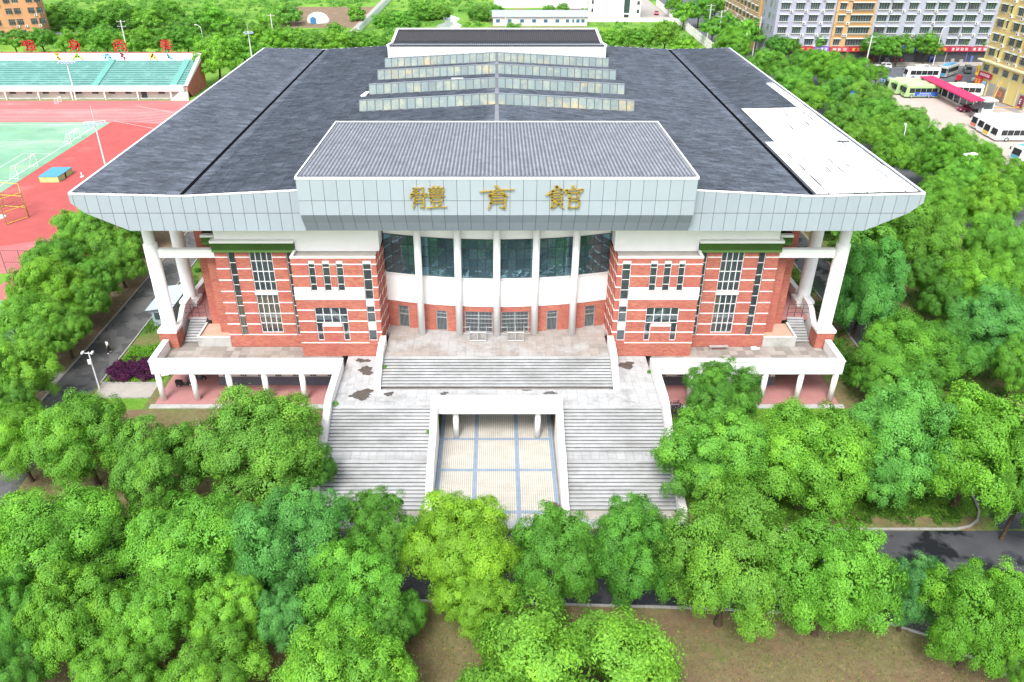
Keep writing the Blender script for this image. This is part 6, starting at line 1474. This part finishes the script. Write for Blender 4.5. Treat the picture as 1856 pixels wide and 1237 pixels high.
def slamp(x, y, h, lab, rz_):
    t = empty('street_lamp', (x, y, 0), lab, 'street lamp', 'street lamps', rz=rz_); q = MB(); q.tube((0, 0, 0), (0, 0, h-1.2), .11, .07, n=8); q.path([(0, 0, h-1.2), (.25, 0, h-.5), (.9, 0, h-.1), (1.7, 0, h)], .06, n=6); lob('lamp_post', q, MAT['trim'], t); q = MB(); q.box(1.6, 2.5, -.16, .16, h-.05, h+.1); lob('lamp_head', q, MAT['trim'], t)
slamp(92.5, 241, 9, 'arched street lamp before the grey block and its red sign', .1); slamp(124.9, 235.4, 10.5, 'tall arched street lamp behind the blue coach', .15); slamp(70.5, 236, 8, 'street lamp near the right back roof corner', 1.3); slamp(-88, 250, 8.5, 'street lamp behind the grandstand trees', 2.6); slamp(71.5, 138, 9, 'street lamp rising beside the right roof tip', 1.2)
ts = empty('camera_gantry', (77, 249, 0), 'white post with a green and black sign by the grey block corner', 'sign post'); q = MB(); q.tube((0, 0, 0), (0, 0, 6), .14, n=8); lob('post', q, MAT['trim'], ts); q = MB(); q.tube((0, -.2, 6.6), (0, .1, 6.6), .8, n=20); lob('round_sign', q, MAT['black'], ts); q = MB(); q.box(-.7, .7, -.15, .15, 4.2, 5.7); lob('green_sign', q, paint('sign_green', (.02, .30, .14)), ts)
rsn = empty('road_sign', (78.5, 172, 0), 'blue road sign board with white lettering above the street trees', 'road sign'); q = MB(); q.tube((2.2, 0, 0), (2.2, 0, 6.6), .14, n=8); q.tube((-1.9, 0, 5.8), (2.2, 0, 5.8), .09); lob('sign_post', q, MAT['steel'], rsn)
q = MB(); q.box(-3.2, .3, -.12, -.04, 5.2, 7.5); sb = lob('sign_board', q, paint('sign_blue', (.03, .20, .52)), rsn); q = MB()
glyphs(q, -3.0, -1.6, 6.5, .55, -.125, 2, 4); glyphs(q, -1.3, .1, 6.5, .55, -.125, 2, 5); glyphs(q, -3.0, -1.4, 5.5, .55, -.125, 3, 6); q.box(-1.1, -.9, -.15, -.121, 5.4, 6.3); lob('sign_lettering', q, MAT['trim'], sb)
# ------------------------------------------------------------------ vehicles
WIN = M('vehicle_glass', (.025, .03, .035), .06, .6, .1, var=0); TYRE = MAT['black']
def wheel(par, x, y, r, w, s):
    q = MB(); q.tube((0, -w/2, 0), (0, w/2, 0), r, n=18); t = lob('wheel', q, TYRE, par, loc=(x, y, r)); q = MB(); q.tube((0, s*w/2 - .01*s, 0), (0, s*(w/2+.015), 0), r*.58, n=14); lob('rim', q, MAT['steel'], t); return t
def bus(x, y, rz_, L, lab, body, lower=None, roofc=None, pods=1, front_panel=None, ad=None, group='parked city buses'):
    t = empty('city_bus', (x, y, 0), lab, 'bus', group, rz=rz_); w, h = 1.22, 3.0; pb = paint('bus_paint', body)
    pr = [(-w, .35), (w, .35), (w, 1.15), (w*.985, 2.45), (w*.93, 2.85), (w*.72, h), (-w*.72, h), (-w*.93, 2.85), (-w*.985, 2.45), (-w, 1.15)]
    q = MB(); n = len(pr); secs = [(0.0, .93), (.18, .985), (.45, 1.0), (L-.35, 1.0), (L-.1, .985), (L, .94)]
    for xx, k in secs:
        q.v += [(xx + (.22*(z-1.0)/2 if xx < .2 and z > 1 else 0), yy*k, .35 + (z-.35)*(k*.5+.5)) for yy, z in pr]
    for i in range(len(secs)-1):
        for j in range(n): q.f.append((i*n+j, i*n+(j+1) % n, (i+1)*n+(j+1) % n, (i+1)*n+j)[::-1]); q.m.append(0)
    q.f += [tuple(range(n)), tuple(range((len(secs)-1)*n, len(secs)*n))[::-1]]; q.m += [0, 0]
    body_o = lob('body', q, pb, t)
    if lower:
        for s in (-1, 1): q = MB(); q.box(.5, L-.3, s*(w+.002), s*(w+.015), .4, 1.2); lob('side_skirt', q, paint('bus_skirt_paint', lower), t)
    if roofc: q = MB(); q.box(.6, L-.6, -w*.7, w*.7, h+.002, h+.03); lob('roof_panel', q, paint('bus_roof_paint', roofc), t)
    nw = int((L-1.2)/1.25); q_ = (L-1.4)/nw
    for s in (-1, 1):
        for k in range(nw): q = MB(); q.prism([(s*(w+.004), 1.28), (s*(w*.985+.008), 2.38), (s*(w*.985+.026), 2.38), (s*(w+.024), 1.28)][::s], 'x', .85+q_*k+.04, .85+q_*(k+1)-.04); lob('side_window', q, WIN, t)
        for xx in (L*.20, L*.72): wheel(t, xx, s*(w-.13), .48, .28, s)
    q = MB(); q.quad((-.02, -w*.86, 1.25), (.20, -w*.80, 2.65), (.20, w*.80, 2.65), (-.02, w*.86, 1.25)); q.quad((.05, -w*.86, 1.25), (.26, -w*.80, 2.65), (.26, w*.80, 2.65), (.05, w*.86, 1.25)); lob('windscreen', q, WIN, t)
    q = MB(); q.box(L-.02, L+.03, -w*.75, w*.75, 1.6, 2.5); lob('rear_window', q, WIN, t)
    for s in (-1, 1):
        q = MB(); q.box(-.05, .02, s*.75, s*1.02, .62, .82); lob('headlight', q, MAT['frame'], t)
        q = MB(); q.path([(.1, s*w, 2.5), (-.25, s*(w+.15), 2.45)], .03); q.box(-.34, -.22, s*(w+.02), s*(w+.26), 1.95, 2.45); lob('mirror', q, MAT['black'], t)
    for k in range(pods):
        x0 = 2.2 + k*3.4; q = MB(); q.prism([(x0, h-.01), (x0+2.3, h-.01), (x0+2.1, h+.26), (x0+.25, h+.26)], 'y', -.75, .75); lob('roof_unit', q, paint('roof_unit_paint', roofc or (.8, .8, .8)), t)
    if front_panel: q = MB(); q.box(L+.004, L+.02, -w*.8, w*.8, .75, 1.5) if front_panel[1] == 'rear' else q.box(-.06, -.03, -w*.82, w*.82, .6, 1.2); lob('end_panel', q, paint('end_panel_paint', front_panel[0]), t)
    if ad:
        q = MB(); q.box(L*.28, L-.2, -w-.03, -w-.016, .5, 1.45); a_ = lob('advert_panel', q, paint('advert_paint', ad), t); q = MB(); glyphs(q, L*.42, L*.75, .98, .32, -w-.031, 7, 3); glyphs(q, L*.36, L*.80, .62, .22, -w-.031, 10, 8); lob('advert_lettering', q, MAT['trim'], a_)
    return t
GRN, WHT = (.33, .50, .22), (.78, .78, .78)
bus(99.5, 197.8, 0, 8.2, 'pale green bus with blue side advert, nearest of the three', GRN, roofc=(.62, .76, .42), ad=(.03, .10, .42))
bus(98.6, 201.0, 0, 8.2, 'pale green bus in the middle of the three by the shelter', GRN, roofc=(.62, .76, .42)); bus(97.9, 204.2, 0, 8.2, 'pale green bus farthest of the three, partly behind the others', GRN, roofc=(.62, .76, .42))
bus(110.6, 199.5, math.radians(-12), 8.2, 'white and pale green bus standing behind the red shelter roof', (.74, .78, .70), roofc=(.68, .80, .50))
for y, x, lab, fp, low in [(161.2, 101.7, 'white bus nearest in the row at the right edge with yellow roof line', None, None), (164.0, 101.7, 'white bus with a yellow end panel, second in the right row', (.75, .52, .03), None), (166.8, 101.9, 'plain white bus, third in the right row', None, None), (169.9, 102.2, 'white bus with an orange end panel, farthest in the right row', (.70, .20, .08), None)]:
    bus(x, y, 0, 11.5, lab, WHT, roofc=(.82, .82, .82), pods=2, front_panel=(fp, 'front') if fp else None)
bus(109.0, 218.2, math.radians(-3), 8.6, 'white bus with dark windows driving on the cross street', WHT, group='buses on the cross street')
def coach(x, y, rz_, lab, c1, c2): return bus(x, y, rz_, 8.0, lab, c1, lower=None, roofc=c2, pods=1, front_panel=(c2, 'front'), group='coaches')
coach(119.3, 219.3, math.radians(42), 'blue and beige coach turning on the cross street', (.45, .45, .40), (.08, .30, .58)); coach(98.4, 147.3, math.radians(10), 'white coach with blue roof and big mirrors at the right picture edge', (.75, .77, .80), (.06, .36, .55))
def car(x, y, rz_, col, lab, L=4.4, van=False, group='cars on the cross street', wag=False):
    t = empty('parked_car', (x, y, 0), lab, 'van' if van else 'car', group, rz=rz_); w = .88
    lo = [(-L/2, .3), (L/2, .3), (L/2, .72), (L/2-.15, .86), (L*.22, .95), (-L/2+.1, .98), (-L/2, .8)]
    hi = [(L*.22, .95), (L*.06, 1.42), (-L*.30, 1.45), (-L/2+.12, .98)] if not van else [(L*.36, .95), (L*.24, 1.9), (-L*.46, 1.95), (-L/2+.05, .98)]
    if wag: hi = [(L*.24, .95), (L*.10, 1.52), (-L*.40, 1.55), (-L/2+.05, .98)]
    pb = paint('car_paint', col, .28, .5, .1)
    q = MB(); q.prism(lo, 'y', -w, w); k = len(hi)
    vs = [(a, -w*.94 if z < 1.2 else -w*.74, z) for a, z in hi] + [(a, w*.94 if z < 1.2 else w*.74, z) for a, z in hi]; q.add(vs, [tuple(range(k)), tuple(range(k, 2*k))[::-1]] + [(i, k+i, k+(i+1) % k, (i+1) % k) for i in range(k-1)]); lob('body', q, pb, t)
    for s in (-1, 1):
        a = [(h0*.93 + (-.04*L if van else -.02), .99 + (z-.95)*.86) for h0, z in hi]; cx = sum(p[0] for p in a)/4
        def yy(z): return s*(w*.94 + (w*.74-w*.94)*((z-.97)/(hi[1][1]-.97)) + .012)
        for (f0, f1) in ((0, .47), (.53, 1)):
            top0, top1, b0, b1 = a[2], a[1], a[3], a[0]; L_ = lambda p, q_, t_: (p[0]+(q_[0]-p[0])*t_, p[1]+(q_[1]-p[1])*t_)
            pts = [L_(b0, b1, f0), L_(b0, b1, f1), L_(top0, top1, f1), L_(top0, top1, f0)]; q = MB(); A_ = [(p[0], yy(p[1]), p[1]) for p in pts]; B_ = [(p[0], yy(p[1])-s*.01, p[1]) for p in pts]
            q.add(A_ + B_, [(0,1,2,3),(7,6,5,4),(0,4,5,1),(1,5,6,2),(2,6,7,3),(3,7,4,0)]); lob('side_window', q, WIN, t)
        for xx in (L*.30, -L*.30): wheel(t, xx, s*(w-.08), .32, .2, s)
        q = MB(); q.box(L/2-.08, L/2+.015, s*.5, s*.8, .62, .76); lob('headlight', q, MAT['frame'], t); q = MB(); q.box(-L/2-.015, -L/2+.06, s*.55, s*.82, .68, .82); lob('tail_light', q, red, t)
    for nm, (p0, p1), e in (('windscreen', (hi[0], hi[1]), .015), ('rear_window', (hi[3], hi[2]), -.015)):
        q = MB(); f = lambda p, t_: (p[0] + (p1[0]-p0[0])*0 + e, p[1]); a0 = (p0[0]+(p1[0]-p0[0])*.12+e, p0[1]+(p1[1]-p0[1])*.12); a1 = (p0[0]+(p1[0]-p0[0])*.9+e, p0[1]+(p1[1]-p0[1])*.9)
        V_ = [(a0[0], -w*.82, a0[1]), (a0[0], w*.82, a0[1]), (a1[0], w*.68, a1[1]), (a1[0], -w*.68, a1[1])]; q.add(V_ + [(v[0]-e*.8, v[1], v[2]-.01) for v in V_], [(0,1,2,3),(7,6,5,4),(0,4,5,1),(1,5,6,2),(2,6,7,3),(3,7,4,0)]); lob(nm, q, WIN, t)
    return t
car(108.4, 184.2, math.radians(185), (.20, .02, .06), 'dark red hatchback parked beside the kiosk under the black awning', 4.1, group='cars in the bus lot', wag=True)
car(106.6, 226.8, .05, (.10, .12, .14), 'dark grey sedan behind the white bus on the cross street'); car(108.8, 231.5, math.radians(170), (.70, .70, .72), 'white off-road wagon at the far kerb before the blue shop', wag=True); car(95.2, 232.8, .1, (.68, .68, .70), 'white wagon half hidden by trees before the ochre block', wag=True)
car(117.8, 226.5, math.radians(12), (.78, .78, .78), 'white van beside the blue coach on the cross street', 5.2, van=True); car(127.2, 213.8, math.radians(150), (.62, .60, .60), 'silver car at the corner by the yellow tower'); car(103.0, 213.4, .1, (.20, .38, .62), 'blue and white taxi near the green buses'); car(129.8, 226, 1.2, (.08, .12, .12), 'dark green van at the far end of the cross street', 4.8, van=True); car(105.2, 209.3, .3, (.55, .57, .6), 'pale silver car half hidden behind the red shelter roof'); car(62.3, 331, 1.4, (.25, .02, .05), 'dark red car behind the white lattice fence', group='cars by the white building'); car(35.2, 322, 0, (.10, .18, .42), 'small blue truck by the yard wall', 5, van=True, group='cars by the white building'); car(39.5, 323, 0, (.6, .62, .66), 'silver car by the yard wall next to the white building', group='cars by the white building')
tr = empty('cargo_tricycle', (121.9, 214.8, 0), 'red covered cargo tricycle on the cross street', 'tricycle', rz=.9); q = MB(); q.prism([(-1.3, .5), (.5, .5), (.5, 1.6), (.3, 1.75), (-1.3, 1.75)], 'y', -.6, .6); q.prism([(.5, .45), (1.3, .45), (1.2, .9), (.5, 1.0)], 'y', -.4, .4); lob('body', q, paint('tricycle_red', (.42, .02, .03)), tr)
for xx, yy in ((1.1, 0), (-.8, .55), (-.8, -.55)): wheel(tr, xx, yy, .28, .14, 1)
# bus shelter, kiosk, barrier
bsx = empty('bus_shelter', (108.0, 190.5, 0), 'long bus shelter with a crimson roof and glass screens', 'bus shelter'); q = MB(); q.prism([(-1.7, 3.15), (1.5, 3.45), (1.5, 3.62), (-1.7, 3.42)], 'y', -10.5, 14.5); lob('shelter_roof', q, paint('crimson_roof', (.55, .03, .12), .5, .3), bsx)
q = MB(); q.prism([(-1.9, 2.2), (1.6, 2.9), (1.6, 3.05), (-1.9, 2.35)], 'y', -13.2, -10.45); lob('awning', q, MAT['darkmetal'], bsx)
for k in range(9): q = MB(); q.box(.9, 1.02, -10+2.9*k, -9.88+2.9*k, 0, 3.38); lob('post', q, MAT['steel'], bsx); q = MB(); q.box(.93, .96, -9.8+2.9*k, -7.3+2.9*k, .5, 2.5); lob('glass_screen', q, MAT['glass'], bsx)
for k in range(5): q = MB(); q.box(.3, .6, -9+4.6*k, -6.5+4.6*k, .42, .48); q.box(.4, .5, -8.6+4.6*k, -8.5+4.6*k, 0, .419); q.box(.4, .5, -7+4.6*k, -6.9+4.6*k, 0, .419); lob('shelter_bench', q, MAT['steel'], bsx)
kk = empty('kiosk', (112.2, 184.0, 0), 'small square ticket kiosk with a flat stone roof in the bus lot', 'kiosk'); q = MB(); q.box(-1.3, 1.3, -1.3, 1.3, 0, 2.7); lob('kiosk_wall', q, M('kiosk_wall_paint', (.55, .60, .62), .5, .4, var=.08), kk); q = MB(); q.box(-1.7, 1.7, -1.7, 1.7, 2.703, 2.95); lob('kiosk_roof', q, MAT['coping'], kk)
for a, b, c, d in ((-1.0, 1.0, -1.34, -1.303), ): q = MB(); q.box(a, b, c, d, .9, 2.3); lob('kiosk_window', q, MAT['glass_far'], kk)
q = MB(); q.box(-1.34, -1.303, -.9, .9, .6, 2.3); lob('poster', q, paint('poster_blue', (.15, .35, .60)), kk)
bp = empty('barrier_gate', (118.6, 184, 0), 'orange barrier arm with a yellow motor box at the lot entrance', 'barrier'); q = MB(); q.box(1.0, 1.4, -.25, .25, 0, 1.1); lob('motor_box', q, paint('barrier_yellow', (.72, .40, .03)), bp); q = MB(); q.box(-5.5, 1.0, -.06, .06, .85, .98); lob('barrier_arm', q, paint('barrier_orange', (.70, .30, .08)), bp)
op = ob('orange_post', MB().tube((0, 0, 0), (.9, 0, 5.5), .16, n=8), paint('post_orange', (.62, .33, .12))); op.location = (117.2, 190.3, 0); tag(op, 'leaning orange post at the foot of the yellow tower', 'post')
lw_ = empty('planter_wall', (118.5, 190, 0), 'low grey concrete planter wall before the yellow tower', 'planter', rz=math.radians(-82)); q = MB(); q.box(-6, 8, -.5, .5, 0, .8); lob('planter_box', q, MAT['concrete'], lw_); q = MB(); q.box(-5.8, 7.8, -.35, .35, .801, .9); lob('planter_soil', q, MAT['soil'], lw_)
lp = empty('lot_lamp', (77.2, 126.5, 0), 'solar lamp with a flat white panel among the street trees', 'lamp'); q = MB(); q.tube((0, 0, 0), (0, 0, 7.6), .08); lob('lamp_post', q, MAT['trim'], lp); q = MB(); q.prism([(-.9, 7.6), (.9, 7.9), (.9, 7.98), (-.9, 7.68)], 'y', -.6, .6); lob('lamp_panel', q, MAT['trim'], lp)
for i, (x, y) in enumerate([(97.5, 216.5), (116.2, 212.6)]):
    c = ob('traffic_cone', MB().lathe(0, 0, [(.25, 0), (.25, .05), (.16, .06), (.04, .7)], 10), paint('cone_orange', (.70, .16, .03))); c.location = (x, y, .02); tag(c, ['orange traffic cone on the street left of the white bus', 'orange traffic cone near the corner right of the shelter'][i], 'traffic cone', 'traffic cones')
# ------------------------------------------------------------------ the pedestrian
pp = empty('person', (-44.2, 77.1, 0), 'person in a white top and black trousers walking along the left lane', 'person', rz=-.6)
def skin(name, vs, es, rad, mat, par, lv=1):
    me = bpy.data.meshes.new(name); me.from_pydata(vs, es, []); me.materials.append(mat); o = lk(name, me, par)
    md = o.modifiers.new('skin', 'SKIN'); sv = me.skin_vertices[0].data
    for i, r in enumerate(rad): sv[i].radius = (r, r) if not isinstance(r, tuple) else r
    sv[0].use_root = True; s2 = o.modifiers.new('sub', 'SUBSURF'); s2.levels = s2.render_levels = lv; md.use_smooth_shade = True; return o
BV = [(0,0,.93),(0,0,1.12),(0,.01,1.34),(0,.02,1.47),(0,0,1.56),(0,-.02,1.68), (.18,.01,1.40),(.24,-.08,1.14),(.25,-.24,.94),(.25,-.29,.86), (-.18,.01,1.40),(-.25,.10,1.15),(-.26,.05,.90),(-.26,.03,.82), (.09,0,.88),(.10,-.16,.50),(.10,-.06,.09),(.10,-.20,.04), (-.09,0,.88),(-.10,.10,.50),(-.10,.32,.16),(-.10,.24,.05)]
BE = [(0,1),(1,2),(2,3),(3,4),(4,5),(2,6),(6,7),(7,8),(8,9),(2,10),(10,11),(11,12),(12,13),(0,14),(14,15),(15,16),(16,17),(0,18),(18,19),(19,20),(20,21)]
BR = [.13,.12,.14,.055,.08,.095,.055,.042,.032,.034,.055,.042,.032,.034,.085,.06,.042,.035,.085,.06,.042,.035]
skin('body', BV, BE, BR, paint('skin_tone', (.48, .28, .19), .6, .3), pp)
skin('shirt', [BV[i] for i in (0,1,2,3,6,7,10,11)], [(0,1),(1,2),(2,3),(2,4),(4,5),(2,6),(6,7)], [.165,.15,.17,.075,.08,.062,.08,.062], MAT['white_clean'], pp)
skin('trousers', [BV[i] for i in (0,14,15,16,18,19,20)], [(0,1),(1,2),(2,3),(0,4),(4,5),(5,6)], [.15,.105,.082,.062,.105,.082,.062], MAT['black'], pp)
q = MB(); q.ball((0, .01, 1.71), .105, .115, .10); lob('hair', q, MAT['black'], pp, True)
for i in (17, 21): q = MB(); q.ball((BV[i][0], BV[i][1], .05), .05, .13, .05); lob('shoe', q, MAT['white_clean'], pp)
q = MB()
for sx in (-.035, .035): q.ball((sx, -.108, 1.69), .012)
q.ball((0, -.118, 1.665), .014, .02, .022); q.box(-.025, .025, -.112, -.10, 1.625, 1.632); lob('face', q, paint('face_feature', (.25, .12, .08)), pp)
